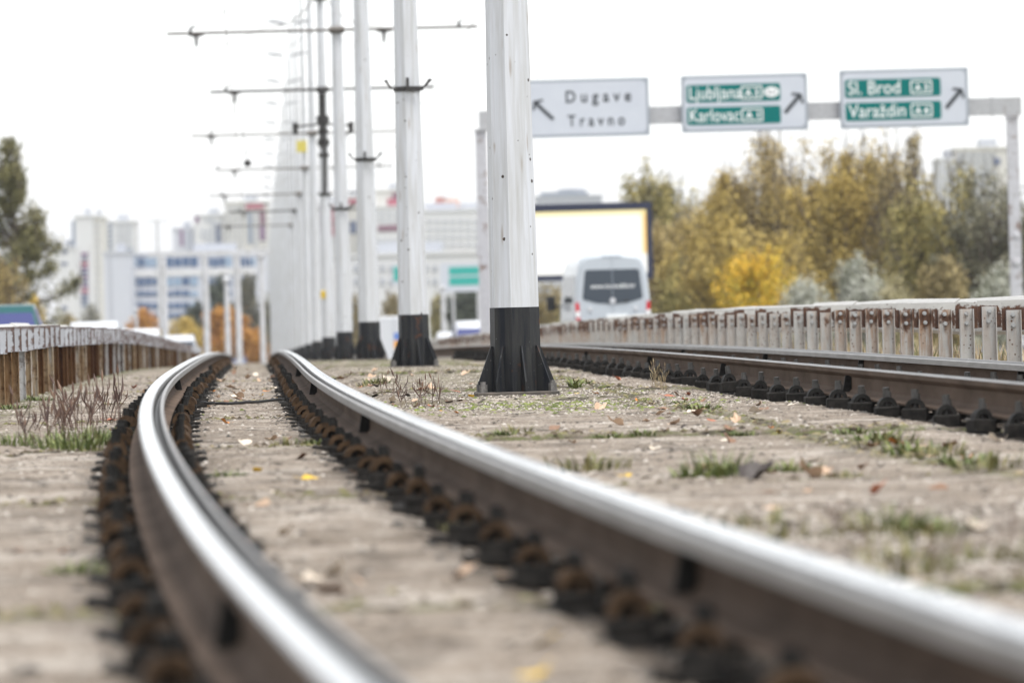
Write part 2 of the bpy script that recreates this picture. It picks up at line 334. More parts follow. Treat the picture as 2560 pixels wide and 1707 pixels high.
def stains(q, Y):
    wob = .05*fbm(q*2, Y*2+9, 2); d = np.minimum((Y-21.4+wob*2) % 7.55, 7.55-(Y-21.4+wob*2) % 7.55)
    gr = np.zeros_like(q); n = fbm(q*5, Y*3, 3)
    for qc in (QL, QR):
        r = np.abs(np.abs(q-qc)-.53); gr = np.maximum(gr, sst(.34, .17, r+n*.25))
    gr = np.maximum(gr, .9*sst(.07, .02, d)); gr = np.maximum(gr, .9*sst(.06, .02, np.abs(q-2.63+wob)))
    gr = np.maximum(gr, .8*sst(.5, .1, np.abs(q+2.2)+n*.4))
    mo = .8*sst(.30, .03, d+np.abs(n)*.5) + .8*sst(.28, .03, np.abs(q-2.63+wob)+np.abs(n)*.4) + .55*sst(1.2, .5, np.abs(q-QP))*sst(33, 40, Y) + .7*sst(.5, .1, np.abs(q+2.0)) + .25*sst(60, 90, Y)
    return np.clip(gr, 0, 1), np.clip(mo, 0, 1)
ys = [2.5]
while ys[-1] < 125: ys.append(ys[-1]+max(.03, .0021*ys[-1]))
ys = np.array(ys + [150, 200, 300, 450, 650, 960]); qs = np.concatenate([np.arange(-2.95, 4.2, .045), np.arange(4.2, 6.6, .12)])
QQ, YY = np.meshgrid(qs, ys); ZZ = gz(QQ, YY); XX = X_of(QQ, YY); nq = len(qs); ny = len(ys)
ii = (np.arange(ny-1)[:, None]*nq + np.arange(nq-1)[None]).ravel()
me = np_mesh("ground", np.stack([XX, YY, ZZ], -1).reshape(-1, 3), np.stack([ii, ii+1, ii+nq+1, ii+nq], -1), M['concrete'], smooth=True)
gr, mo = stains(QQ.ravel(), YY.ravel())
for nm, a in (("grime", gr), ("moss", mo)):
    A = me.attributes.new(nm, 'FLOAT', 'POINT'); A.data.foreach_set("value", a.astype(np.float32))
tag(place("ground", me), "weathered concrete slab track bed with mossy joints", "ground", kind="structure")
# terrain to the horizon
tq = np.array([-4000,-1200,-400,-120,-60,-30,-19,-16,-8,-2.95,-1,0,2,4,6.6,12,20,24,40,80,160,400,1200,4000.]); ty = np.array([-60,-20,0,3,10,20,35,50,70,90,106,130,160,200,250,300,400,500,650,900,1200,2000,4000,9000.])
TQ, TY = np.meshgrid(tq, ty); off = np.maximum(np.abs(TQ-1.9)-19, 0); TZ = zg(TY)-.12-np.minimum(off*.3, 2.5)*(TY < 800)
TX = TQ-SK*np.clip(TY, -20, 960); ii = (np.arange(len(ty)-1)[:, None]*len(tq)+np.arange(len(tq)-1)[None]).ravel()
tag(place("terrain", np_mesh("terrain", np.stack([TX, TY, TZ], -1).reshape(-1, 3), np.stack([ii, ii+1, ii+len(tq)+1, ii+len(tq)], -1), M['mud'])), "flat land around and beyond the bridge approach", "terrain", kind="structure")
def ribbon(name, q0, q1, dz, m, y0=-10, y1=960, dash=None):
    yy = np.concatenate([np.arange(y0, 60, 4.), np.arange(60, y1, 12.)]); V = []; Fc = []
    segs = [yy] if not dash else [np.array([a, a+dash*.33]) for a in np.arange(max(y0, 8), y1, dash)]
    for sg in segs:
        o = len(V)
        for y in sg: V += [(q0-SK*y, y, float(zg(y))+dz), (q1-SK*y, y, float(zg(y))+dz)]
        Fc += [(o+2*i, o+2*i+1, o+2*i+3, o+2*i+2) for i in range(len(sg)-1)]
    return tag(place(name, np_mesh(name, V, Fc, m)), kind="structure")
tag(ribbon("road", 6.62, 19.5, -.03, M['asphalt']), "asphalt carriageway to the right of the tracks", "road")
tag(ribbon("road", -16, -2.97, -.03, M['asphalt']), "asphalt carriageway to the left of the tracks", "road")
for q in (7.0, 19.0, -15.5, -3.35): tag(ribbon("road_marking", q-.08, q+.08, -.026, M['marking']), "solid white edge line on the asphalt", "road marking", "edge lines on the carriageways")
for q in (11.0, 15.0, -11.4, -7.4): tag(ribbon("road_marking", q-.08, q+.08, -.026, M['marking'], dash=12), "dashed white lane line on the asphalt", "road marking", "lane lines on the carriageways")

def ground_at(px, py):
    """point of the ground seen at a pixel"""
    lo, hi = 4.0, 95.0
    for _ in range(40):
        Y = (lo+hi)/2; x, z = at(px, py, Y); q = x+SK*Y-float(dev(Y))
        if z > float(gz(q, Y)): lo = Y
        else: hi = Y
    return x, Y, float(gz(q, Y))

# ------------------------------------------------------------------ rails
PROF = [(-.09,0),(.09,0),(.09,.011),(.026,.028),(.008,.048),(.008,.126),(.045,.134),(.068,.132),(.068,.166),(.064,.171),(.052,.171),(.047,.150),(.038,.137),(.026,.137),(.018,.150),(.014,.170),(.008,.1785),(0.0,.180),(-.034,.180),(-.042,.178),(-.047,.171),(-.047,.146),(-.030,.132),(-.008,.120),(-.008,.048),(-.026,.028),(-.09,.011)]
PM = []
for i in range(len(PROF)):
    PM.append(0 if 15 <= i <= 18 else 2 if 10 <= i <= 13 else 1 if i in (7, 8, 9, 14, 19) else 3)
def rail_mesh(q, side, y0, y1, top):
    ys = np.concatenate([np.arange(y0, 48, .3), np.arange(48, y1, 1.2)]); V = []; n = len(PROF)
    for y in ys:
        s = float(slope(y)); k = 1/math.hypot(1, s); nx, ny_ = k, -s*k; x0 = float(X_of(q, y)); z0 = float(zg(y))+RAIL-.18
        V += [(x0+side*t*nx, y+side*t*ny_, z0+h) for t, h in PROF]
    Fc = []; mi = []
    for i in range(len(ys)-1):
        for j in range(n):
            k = (j+1) % n; f = (i*n+j, i*n+k, (i+1)*n+k, (i+1)*n+j)
            Fc.append(f if side > 0 else f[::-1]); mi.append(PM[j])
    me = np_mesh("rail", V, Fc, [top, M['rail_lip'], M['rail_groove'], M['rail_side']], mi)
    return me
def clip_parts(cm, low=False):
    """base block, arched spring clip, bolt with nut; +x points away from the rail"""
    b = MB()
    if low: b.bevbox((.022,0,.004), (.165,.13,.03), .006); b.bevbox((.0,0,.035), (.10,.11,.045), .006)
    else: b.bevbox((0,0,.03), (.135,.12,.07), .008)
    b.box((-.02,.02,.01), (.15,.05,.02)); b.box((-.065,0,.056), (.06,.10,.016)); base = b.build("fastener", cm[0]); me0 = base.data; bpy.data.objects.remove(base)
    a = MB()
    for yy in (-.036, .002):
        outer = [(-.052+.052*(1-math.cos(math.pi*i/9))*1.0, .064+.058*math.sin(math.pi*i/9)) for i in range(10)]; inner = [(-.030+.030*(1-math.cos(math.pi*i/9)), .064+.030*math.sin(math.pi*i/9)) for i in range(10)]
        ol = [(p[0], yy, p[1]) for p in outer]; il = [(p[0], yy, p[1]) for p in inner]
        for i in range(9):
            q0, q1, q2, q3 = ol[i], ol[i+1], il[i+1], il[i]; d = (0, .022, 0); f = lambda p: (p[0], p[1]+.034, p[2])
            a.add([q0,q1,q2,q3,f(q0),f(q1),f(q2),f(q3)], [(0,1,2,3),(7,6,5,4),(0,4,5,1),(2,6,7,3)], 0, False)
    a.box((-.006,0,.066), (.012,.09,.012)); a.box((-.10,0,.068), (.02,.09,.014))
    o = a.build("spring_clip", cm[1]); me1 = o.data; bpy.data.objects.remove(o)
    c = MB(); c.tube([(0,0,.06),(0,0,.162 if low else .176)], .019, 8); c.tube([(-.004,0,.112),(-.004,0,.150)], .0235, 6, smooth=False); c.tube([(0,0,.112),(0,0,.116)], .024, 10)
    o = c.build("bolt", cm[-1]); me2 = o.data; bpy.data.objects.remove(o)
    return me0, me1, me2
CL_B = clip_parts((M['clip_base'], M['clip_brown'], M['clip_dark']), True); CL_D = clip_parts((M['clip_base'], M['clip_dark'], M['clip_bolt']))
tb = MB(); tb.add([(-.0,-.012,0),(.055,-.012,0),(.036,-.012,.10),(.0,-.012,.10),(-.0,.012,0),(.055,.012,0),(.036,.012,.10),(.0,.012,.10)], [(0,1,2,3),(7,6,5,4),(0,4,5,1),(1,5,6,2),(2,6,7,3)])
o = tb.build("web_bracket", M['clip_dark']); TB = o.data; bpy.data.objects.remove(o)
def rail(q, side, y0, y1, label, cl, ph, near_tabs):
    me = rail_mesh(q, side, y0, y1, M['rail_top'] if q < 2 else M['rail_dull']); o = place("tram_rail", me); tag(o, label, "rail", "grooved rails of the two tram tracks")
    spots = []
    for k in range(int((y1-y0)/1.24)):
        y = y0+ph+k*1.24
        if y > 100: break
        for sgn in (-1, 1): spots.append((y, sgn))
    rest = MB()
    for i, (y, sgn) in enumerate(spots):
        x = float(X_of(q+sgn*.155, y)); z = float(zg(y))+RAIL-.18-(.072 if q < 2 else .058)+random.uniform(-.014,.004); rz = rot_of(y)+(math.pi if sgn < 0 else 0)+random.uniform(-.2, .2)
        if i < 98:
            f = place("fastener", cl[0], o, (x, y+random.uniform(-.06, .06), z), rz); f.rotation_euler = (random.uniform(-.10, .10), random.uniform(-.08, .08), rz); f.scale = (random.uniform(.88, 1.06), random.uniform(.85, 1.1), random.uniform(.84, 1.06)); place("spring_clip", cl[1], f); place("bolt", cl[2], f)
        else:
            mx = Matrix.Translation((x, y, z)) @ Matrix.Rotation(rz, 4, 'Z')
            for j, mm in enumerate(cl): rest.add([mx @ v.co for v in mm.vertices], [tuple(p.vertices) for p in mm.polygons], min(j, 1))
    if rest.v: tag(rest.build("fastener", [M['clip_base'], cl[1].materials[0]], o), kind="stuff")
    for y in near_tabs:
        for sgn in (-1, 1):
            place("web_bracket", TB, o, (float(X_of(q+sgn*.009, y)), y, float(zg(y))+RAIL-.18+.03), rot_of(y)+(math.pi if sgn < 0 else 0))
    return o
tabsL = (12.4, 27.2, 39.6, 52); tabsR = (20.6, 27.2, 34.9, 43.8, 52, 62, 74)
rail(QL-.53, 1, 1.6, 150, "left rail of the near curving track, its bright head sweeping past the grass clump", CL_B, .3, (10.9, 30, 44))
rail(QL+.53, -1, 1.6, 150, "right rail of the near track, crossing the foreground to the lower right corner", CL_B, .9, tabsL)
rail(QR-.53, 1, 9, 150, "nearer rail of the far right track, dark bolted clips along its brown web", CL_D, .55, tabsR)
rail(QR+.53, -1, 9, 150, "farther rail of the far right track, in front of the rusty posts", CL_D, .2, tabsR)
# black cable lying across the near track
p0 = ground_at(488, 1002); p1 = ground_at(752, 1000); pm = ground_at(620, 1012)
mb = MB(); pts = []
for i in range(25):
    t = i/24; a = [(1-t)*p0[k]+t*p1[k] for k in range(3)]; bl = 4*t*(1-t); y = a[1]+bl*(pm[1]-(p0[1]+p1[1])/2); x = a[0]
    pts.append((x, y, float(gz(x+SK*y-float(dev(y)), y))+.014))
mb.tube(pts, .011, 8); mb.tube([(p[0], p[1]+.05, p[2]) for p in pts[6:]], .007, 6)
tag(mb.build("cable", M['black']), "thin black cable lying across the concrete between the near rails", "cable")

# ------------------------------------------------------------------ tram poles
OCT = [math.pi/8+k*math.pi/4 for k in range(8)]
def octa(r, z, a0=R(12)): return [(r*math.cos(a+a0), r*math.sin(a+a0), z) for a in OCT]
def pr(h): return max(.05, (.352-.02*h)/2)/math.cos(math.pi/8)*.98
def mesh_of(mb, name, m):
    o = mb.build(name, m); me = o.data; bpy.data.objects.remove(o); return me
PH = 15.0
mb = MB(); mb.loft([octa(pr(h), h) for h in (.64, 3, 6, 9, 12.5, PH)]); SHAFT = mesh_of(mb, "shaft", M['pole_white'])
mb = MB(); mb.loft([octa(pr(0)+.002, .02), octa(pr(.64)+.002, .64)]); PBASE = mesh_of(mb, "painted_base", M['pole_dark'])
mb = MB(); mb.bevbox((0,0,.012), (.60,.60,.03), .004); PPLATE = mesh_of(mb, "base_plate", M['plate'])
mb = MB(); mb.poly([(.15,-.006,.025),(.285,-.006,.025),(.285,-.006,.10),(.185,-.006,.36),(.15,-.006,.36)], .012); GUS = mesh_of(mb, "gusset", M['pole_dark'])
mb = MB(); mb.tube([(0,0,.02),(0,0,.085)], .03, 6, smooth=False); mb.tube([(0,0,.085),(0,0,.105)], .02, 8); ABOLT = mesh_of(mb, "anchor_bolt", M['bolt'])
mb = MB(); mb.loft([octa(pr(3.3)+.012, -.03), octa(pr(3.3)+.012, .03)])
for sx, l in ((-1, .17), (1, .19)):
    mb.tube([(sx*.12,-.09,0),(sx*.19,-.09,.01),(sx*(.10+l),-.09,.11)], .014, 6); mb.tube([(sx*.13,.06,0),(sx*.2,.06,.02),(sx*(.08+l),.06,.12)], .012, 6)
mb.box((-.0,-.19,.05), (.035,.03,.16)); mb.box((.11,-.19,.0), (.16,.03,.05))
CLAMP = mesh_of(mb, "clamp", M['dark_metal'])
def arm_mesh(l, r, dk):
    mb = MB(); mb.tube([(-l,-.13,0),(r,-.13,0)], .036 if dk else .030, 8, 0)
    mb.tube([(-.16,-.13,0),(.16,-.13,0)], .075, 8, 0); mb.box((0,-.06,0), (.2,.16,.1), 0)
    return mesh_of(mb, "bracket_arm", M['dark_metal'] if dk else M['tube_dark'])
mb = MB()
for k in range(4): mb.tube([(0,0,-.05-.055*k),(0,0,-.075-.055*k)], .075-.012*k, 10)
mb.tube([(0,0,0),(0,0,-.28)], .02, 6); mb.tube([(-.16,0,-.03),(.16,0,-.03)], .02, 6); INS = mesh_of(mb, "insulator", M['ceramic'])
mb = MB(); mb.box((0,0,.02), (.06,.08,.14)); mb.tube([(0,0,.08),(.09,0,.14)], .02, 6); FIT = mesh_of(mb, "stay_fitting", M['dark_metal'])
def stay(l):
    mb = MB(); mb.tube([(l,-.13,.08),(math.copysign(.12, l),-.05,1.55)], .008, 5); return mesh_of(mb, "stay_wire", M['wire'])
def lamp(sx):
    mb = MB(); mb.loft([[(sx*x, y, z+x*.18) for y, z in ((-w_,0),(w_,0),(w_*.7,h_),(-w_*.7,h_))] for x, w_, h_ in ((.10,.05,.05),(.40,.13,.13),(.85,.15,.12),(1.05,.06,.03))]); return mesh_of(mb, "lamp_head", LAMP_M)
LAMP_M = mottled("grey_lamp_housing", (.07,.075,.09), (.11,.115,.13), 3, .6)
LAMPS = (lamp(-1), lamp(1))
ARMS = {}
for l, r, dk in ((3.6, 3.0, 0), (2.9, 2.9, 1), (3.7, 3.0, 0), (3.1, 3.1, 0)): ARMS[(l, r, dk)] = arm_mesh(l, r, dk)
STAYS = {l: stay(l) for l in (-3.1, 2.6, -2.5, 2.4)}
mb = MB(); mb.box((0,-.01,0), (.36,.02,.40)); YPL = mesh_of(mb, "yellow_plate", mat("yellow_plate", (.55,.47,.10), .5))
mb = MB(); mb.bevbox((0,0,0), (.12,.10,.20), .02); YBOX = mesh_of(mb, "small_box", mat("yellow_box_paint", (.55,.38,.03), .5))
names = ["nearest and widest tram pole, white octagonal shaft on a charcoal base, rust pits all over",
         "second tram pole from the front, white with a dark spiked collar high on its shaft",
         "third tram pole from the front, white, slim and a little blurred, dark spiked collar midway",
         "fourth tram pole from the front, carrying the topmost long grey bracket arm",
         "fifth tram pole from the front, black switch gear and cables wrapped round its upper shaft",
         "sixth tram pole from the front, standing left of the one with black gear",
         "seventh tram pole from the front, square yellow plate high on its shaft",
         "eighth tram pole from the front, slim white shaft at the edge of the pale row"]
POLE_Y = [41.5+26.5*k for k in range(28)]
for k, Y in enumerate(POLE_Y):
    q = QP; x = float(X_of(q, Y)); z = float(gz(q, Y)) if Y < 120 else float(zg(Y))+.02
    far = k >= 8
    p = thing("tram_pole", "distant white tram pole in the pale merging row, twin lamps on top" if far else names[k], "pole", (x, Y, z), .045, "white tram poles between the tracks")
    place("shaft", SHAFT, p); place("painted_base", PBASE, p)
    if k < 8:
        place("base_plate", PPLATE, p)
        for j in range(8): place("gusset", GUS, p, None, R(12)+math.pi/4*j)
        for sx, sy in ((-1,-1),(1,-1),(-1,1),(1,1)): place("anchor_bolt", ABOLT, p, (sx*.252, sy*.252, 0))
    if k in (1, 2, 3): place("clamp", CLAMP, p, (0, 0, 3.33 if k < 3 else 3.25))
    if 3 <= k <= 9:
        kk = ((3.6,3.0,0),(2.9,2.9,1),(3.7,3.0,0),(3.1,3.1,0))[(k-3) % 4]; zb = 5.94+.69+.27-.05*(k == 3)+(.02 if k == 4 else 0)
        zz = (5.93, 5.70, 5.40, 5.0, 4.65)[k-3]+CAM_Z-z if k < 8 else 6.75
        a = place("bracket_arm", ARMS[kk], p, (0, 0, zz)); l, r, _ = kk
        for xx in (-l+.62, r-(2.0 if r > 2.9 else .6)): place("insulator", INS, a, (xx, -.13, -.02))
        sl = STAYS[-3.1] if l > 3 else STAYS[-2.5]; sr = STAYS[2.6] if l > 3 else STAYS[2.4]
        place("stay_wire", sl, a); place("stay_wire", sr, a)
        for xx in ((-3.1, 2.6) if l > 3 else (-2.5, 2.4)): place("stay_fitting", FIT, a, (xx, -.13, .02))
    if k == 4:
        g_ = MB()
        zb = zz
        for h, rr, hh in ((zb-.9,.20,.22),(zb-1.15,.16,.12),(zb-1.45,.19,.16),(zb-1.75,.17,.10),(zb-2.2,.15,.08),(zb-2.75,.2,.07),(zb+2.3,.22,.20)): g_.loft([octa(rr*.85, h), octa(rr*.85, h+hh)])
        g_.tube([(.02,-.13,zb-.1),(.03,-.15,zb-1.4),(.0,-.14,zb-2.7)], .05, 8); g_.tube([(-.06,-.12,zb),(-.08,-.14,zb-1.5)], .03, 6)
        g_.build("switch_gear", M['dark_metal'], p)
        for sx in (-1, 1):
            c_ = MB(); c_.tube([(sx*.1,-.05,zb+2.4)]+[(sx*(.1+1.3*t), -.05, zb+2.4-.75*t-.25*math.sin(math.pi*t)) for t in (.2,.4,.6,.8,1)], .022, 6); c_.tube([(sx*(.1+1.3), -.05, zb+1.65),(sx*3.0,-.05,zb+1.0)], .01, 5); c_.build("feeder_cable", M['wire'], p)
            c_ = MB(); c_.box((sx*.72,-.1,zb-.95), (.15,.12,.20)); c_.tube([(sx*.1,-.1,zb-.9),(sx*.72,-.1,zb-.95)], .03, 6); c_.ball((sx*.72,-.1,zb-1.1), .07); c_.build("surge_arrester", M['dark_metal'], p)
        d = MB(); d.tube([(-2.2,-.13,zb),(-2.26,-.13,zb-.5),(-2.1,-.13,zb-.9),(-1.98,-.13,zb-1.8)], .010, 6); d.ball((-1.98,-.13,zb-1.86), .10); d.build("tension_weight", M['dark_metal'], p)
        d = MB(); d.tube([(2.1,-.13,zb),(2.2,-.13,zb-.6),(1.98,-.13,zb-1.8)], .010, 6); d.ball((1.98,-.13,zb-1.86), .09); d.build("tension_weight", M['dark_metal'], p)
        place("small_box", YBOX, p, (-.12, -.2, 1.75))
    if k == 6: place("yellow_plate", YPL, p, (-.10, -.16, at(748, 367, Y)[1]-z))
    if far:
        for lm in LAMPS: place("lamp_head", lm, p, (0, 0, PH-.02))
# contact wires over the tracks
for q, nm in ((QL-.25, "thin contact wire hanging over the near left track"), (QR-.3, "thin contact wire hanging over the far right track")):
    mb = MB(); pts = []
    for k in range(0, 16):
        y = 41.5+26.5*k; pts.append((float(X_of(q, y)), y-.13, float(zg(y))+5.75))
    mb.tube(pts, .008, 5); tag(mb.build("contact_wire", M['wire']), nm, "wire", "overhead contact wires")

# ------------------------------------------------------------------ guard rails
mb = MB(); w_ = .05
mb.box((0,0,.27), (.10,.006,.60)); mb.box((-.05,-.026,.27), (.006,.058,.60)); mb.box((.05,-.026,.27), (.006,.058,.60)); POST_R = mesh_of(mb, "post", M['post_r'])
mb = MB(); mb.box((0,0,.20), (.10,.006,.47)); mb.box((-.05,-.026,.20), (.006,.058,.47)); mb.box((.05,-.026,.20), (.006,.058,.47)); POST_L = mesh_of(mb, "post", M['post_l'])
mb = MB(); mb.tube([(0,-.004,0),(0,-.022,0)], .013, 6, smooth=False); mb.tube([(0,-.003,0),(0,-.007,0)], .018, 10); PBOLT = mesh_of(mb, "bolt", painted_rust("galvanised_bolt", (.40,.41,.41), .07, 3))
def bracket(sx, m):
    mb = MB(); mb.box((sx*.13,0,.52), (.42,.006,.20), 0); mb.box((sx*.13,-.0235*(1 if sx < 0 else -1),.4232), (.42,.040,.006), 0); mb.box((sx*.13,.0235,.6168), (.42,.040,.006), 0); return mesh_of(mb, "bracket_plate", m)
BR_R, BR_L = bracket(1, M['brk_r']), bracket(-1, M['brk_l'])
W_PROF = [(0,.36),(.045,.39),(.045,.44),(.0,.475),(.0,.535),(.045,.57),(.045,.615),(.0,.648),(-.012,.655),(-.02,.648),(-.015,.37)]
def guardrail(label, q, sx, ys, post, brk, label_rest):
    root = thing("guardrail", label, "guardrail", (float(X_of(q, ys[0])), ys[0], float(zg(ys[0]))), 0, "rusty steel guardrails beside the tracks")
    ox, oy, oz = root.location; L = lambda q_, y, z=0: (float(X_of(q_, y))-ox, y-oy, float(zg(y))+z-oz)
    restP, restB = MB(), MB()
    for i, y in enumerate(ys):
        dz = random.uniform(-.016, .016); rz = .045+random.uniform(-.06, .06)
        if i < 98:
            p = place("post", post, root, L(q, y-(.012 if sx > 0 else -.012), dz), rz)
            if sx > 0 and i not in (13,):
                for zz in (.46, .535): place("bolt", PBOLT, p, (random.uniform(-.006,.006), 0, zz))
            b = place("bracket_plate", brk, root, L(q, y, dz*.6), rz*.4)
        else:
            for me, mbx in ((post, restP), (brk, restB)): mbx.add([Vector(L(q, y))+v.co for v in me.vertices], [tuple(f.vertices) for f in me.polygons])
    if restP.v: tag(restP.build("post", post.materials[0], root), kind="stuff"); tag(restB.build("bracket_plate", brk.materials[0], root), kind="stuff")
    y = ys[0]-2
    while y < ys[-1]:
        y2 = min(y+4.0, ys[-1]+1); mb = MB(); d0, d1 = random.uniform(-.012,.012), random.uniform(-.012,.012); qb = q+sx*.36; tw = random.uniform(0,.012)
        mb.loft([[Vector(L(qb-sx*a_*1.0+sx*tw, yy, h_+d_)) for a_, h_ in W_PROF] for yy, d_ in ((y, d0), (y2+.12, d1))], 0); mb.build("beam", M['beam'], root); y = y2
    return root
guardrail("right guardrail beside the road, white bolted posts bleeding rust in front of a pale beam", 5.41, 1, [36.67+1.3333*i for i in range(130)], POST_R, BR_R, "")
guardrail("left guardrail, overlapping chipped white plates above brown rust stained posts", -2.0, -1, [41.3+1.3333*i for i in range(120)], POST_L, BR_L, "")

# ------------------------------------------------------------------ road sign gantry and its signs
GY = 150.0
FONT_CACHE = {}
def text_mesh(body, width, height, m, bold=0.0, th=.006):
    cu = bpy.data.curves.new("lettering", 'FONT'); cu.body = body; cu.size = 1; cu.offset = bold; cu.resolution_u = 3
    o = bpy.data.objects.new("lettering", cu); COL.objects.link(o); dg = bpy.context.evaluated_depsgraph_get(); me = bpy.data.meshes.new_from_object(o.evaluated_get(dg)); bpy.data.objects.remove(o)
    co = np.array([v.co for v in me.vertices]); lo = co.min(0); hi = co.max(0); sx = width/(hi[0]-lo[0]); sy = height
    for v, c in zip(me.vertices, co): v.co = ((c[0]-lo[0])*sx, -th, c[1]*sy)
    me.materials.clear(); me.materials.append(m); return me
def rrect(x0, x1, z0, z1, r, y, n=5):
    pts = []
    for cx, cz, a0 in ((x1-r, z0+r, -math.pi/2), (x1-r, z1-r, 0), (x0+r, z1-r, math.pi/2), (x0+r, z0+r, math.pi)):
        for i in range(n): a = a0+math.pi/2*i/(n-1); pts.append((cx+r*math.cos(a), y, cz+r*math.sin(a)))
    return pts
bx0, bz0 = at(1197, 300, GY); bx1, _ = at(2552, 262, GY); beam_z = at(1680, 288, GY)[1]; zb = float(zg(GY))
gan = thing("sign_gantry", "tall weathered white steel gantry spanning the right carriageway", "gantry", ((bx0+bx1)/2, GY, zb-.03))
gx, gz0 = gan.location.x, gan.location.z
for px, m_, nm in ((1206, M['gantry_post'], "post"), (2535, M['gantry_post'], "post")):
    x, _ = at(px, 500, GY); mb = MB(); mb.box((x-gx, 0, (beam_z-gz0)/2-.12), (.30,.26,beam_z-gz0-.24)); mb.box((x-gx,0,.03), (.5,.5,.06)); mb.box((x-gx,0,(beam_z-gz0)-.27), (.36,.34,.05))
    if px < 2000: mb.box((x-gx-.16,-.1,2.9), (.06,.12,.3))
    else: mb.ball((x-gx,-.14,2.2), .12, 0, 10, (1,.3,1)); mb.ball((x-gx+.02,-.14,2.9), .09, 0, 10, (1,.3,1))
    mb.build(nm, m_, gan)
mb = MB(); mb.box(((bx0+bx1)/2-gx, 0, beam_z-gz0), (bx1-bx0,.30,.46)); xs_ = at(2480, 250, GY)[0]-gx; mb.box((xs_,0,beam_z-gz0), (.05,.34,.50)); mb.box((bx0-gx+.16,-.01,beam_z-gz0-.255), (.34,.36,.07)); mb.build("crossbeam", M['gantry'], gan)
def sign(label, px0, px1, pyt, pyb, builder):
    cx = (px0+px1)/2; x0, zt = at(cx, pyt, GY-.3); _, zb_ = at(cx, pyb, GY-.3); xl = at(px0, (pyt+pyb)/2, GY-.3)[0]; xr = at(px1, (pyt+pyb)/2, GY-.3)[0]
    W, H = xr-xl, zt-zb_; r = thing("road_sign", label, "road sign", ((xl+xr)/2, GY-.3, zb_), .0, "overhead road signs on the gantry")
    mb = MB(); mb.poly(rrect(-W/2, W/2, 0, H, .04, -.03), .07); mb.build("rim", M['sign_grey'], r)
    mb = MB(); mb.poly(rrect(-W/2+.075, W/2-.075, .075, H-.075, .14, -.034), .02); mb.build("panel", M['sign_white'], r)
    mb = MB()
    for xx in (-W*.3, W*.3): mb.box((xx,.10,H/2), (.10,.12,H*.9))
    mb.build("backing_frame", M['sign_grey'], r)
    builder(r, W, H); return r
def arrow(r, tip, tail, hd, wd):
    mb = MB(); d = Vector((tip[0]-tail[0], 0, tip[1]-tail[1])); L_ = d.length; d.normalize(); n = Vector((-d.z, 0, d.x)); T = Vector((tip[0], -.046, tip[1])); B = Vector((tail[0], -.046, tail[1]))
    sh = T-d*hd*.5; pts = [B-n*wd, sh-n*wd, T-d*hd*.95-n*hd*.85-d*.0, T-d*hd*.7-n*hd*.98, T, T-d*hd*.7+n*hd*.98, T-d*hd*.95+n*hd*.85, sh+n*wd, B+n*wd]
    mb.add([p for p in pts], [tuple(range(len(pts)))]); mb.add([(p.x, p.y+.008, p.z) for p in pts], [tuple(reversed(range(len(pts))))]); mb.build("arrow", M['sign_black'], r)
def shield(r, x0, z0, w_, h_, txt):
    mb = MB(); a = rrect(x0, x0+w_, z0, z0+h_, .05, -.052); b = rrect(x0+.035, x0+w_-.035, z0+.035, z0+h_-.035, .03, -.052); n = len(a)
    mb.add(a+b, [(i, (i+1) % n, (i+1) % n+n, i+n) for i in range(n)]); mb.build("route_shield", M['letter_white'], r)
    place("lettering", text_mesh(txt, w_*.62, .25, M['letter_white'], .025), r, (x0+w_*.19, -.046, z0+h_*.24))
def sign1(r, W, H):
    place("lettering", text_mesh("Dugave" if 0 else "D u g a v e", 1.72, .44, M['sign_black'], .012), r, (-.49, -.036, H*.60))
    place("lettering", text_mesh("T r a v n o", 1.50, .42, M['sign_black'], .012), r, (-.45, -.036, H*.19))
    arrow(r, (-1.34, H*.64), (-.83, H*.32), .20, .042)
def two_green(rows):
    def f(r, W, H):
        for i, (txt, tw, sh, sx, oval) in enumerate(rows):
            z0 = H*.525 if i == 0 else H*.13; h_ = H*.31; x0, x1 = -W/2+.14, W/2-W*.215
            mb = MB(); mb.poly(rrect(x0, x1, z0, z0+h_, .06, -.040), .02); mb.build("green_panel", M['sign_green'], r)
            place("lettering", text_mesh(txt, tw, h_*1.06, M['letter_white'], .0), r, (x0+.08, -.040, z0+h_*.18))
            shield(r, x0+sx, z0+h_*.13, .57, h_*.74, sh)
            if oval:
                mb = MB(); n = 24; pts = [(x0+oval+.2*math.cos(6.2832*k/n), -.046, z0+h_*.5+.135*math.sin(6.2832*k/n)) for k in range(n)]; mb.add(pts, [tuple(range(n))]); mb.build("country_oval", M['letter_white'], r)
                place("lettering", text_mesh("SLO", .24, .16, M['sign_black'], .0), r, (x0+oval-.12, -.044, z0+h_*.38))
        arrow(r, (W/2-.16, H*.64), (W/2-.60, H*.31), .21, .048)
    return f
sign("white overhead sign with black lettering, partly hidden by the nearest pole", 1300, 1623, 198, 343, sign1)
sign("middle overhead sign, two green panels and the white country oval", 1703, 2019, 187, 329, two_green([("Ljubljana", 1.36, "A 3", 1.43, 2.24), ("Karlovac", 1.30, "A 1", 1.43, 0)]))
sign("rightmost overhead sign, two green panels without an oval", 2099, 2421, 173, 319, two_green([("Sl. Brod", 1.37, "A 3", 1.72, 0), ("Varaždin", 1.50, "A 4", 1.72, 0)]))

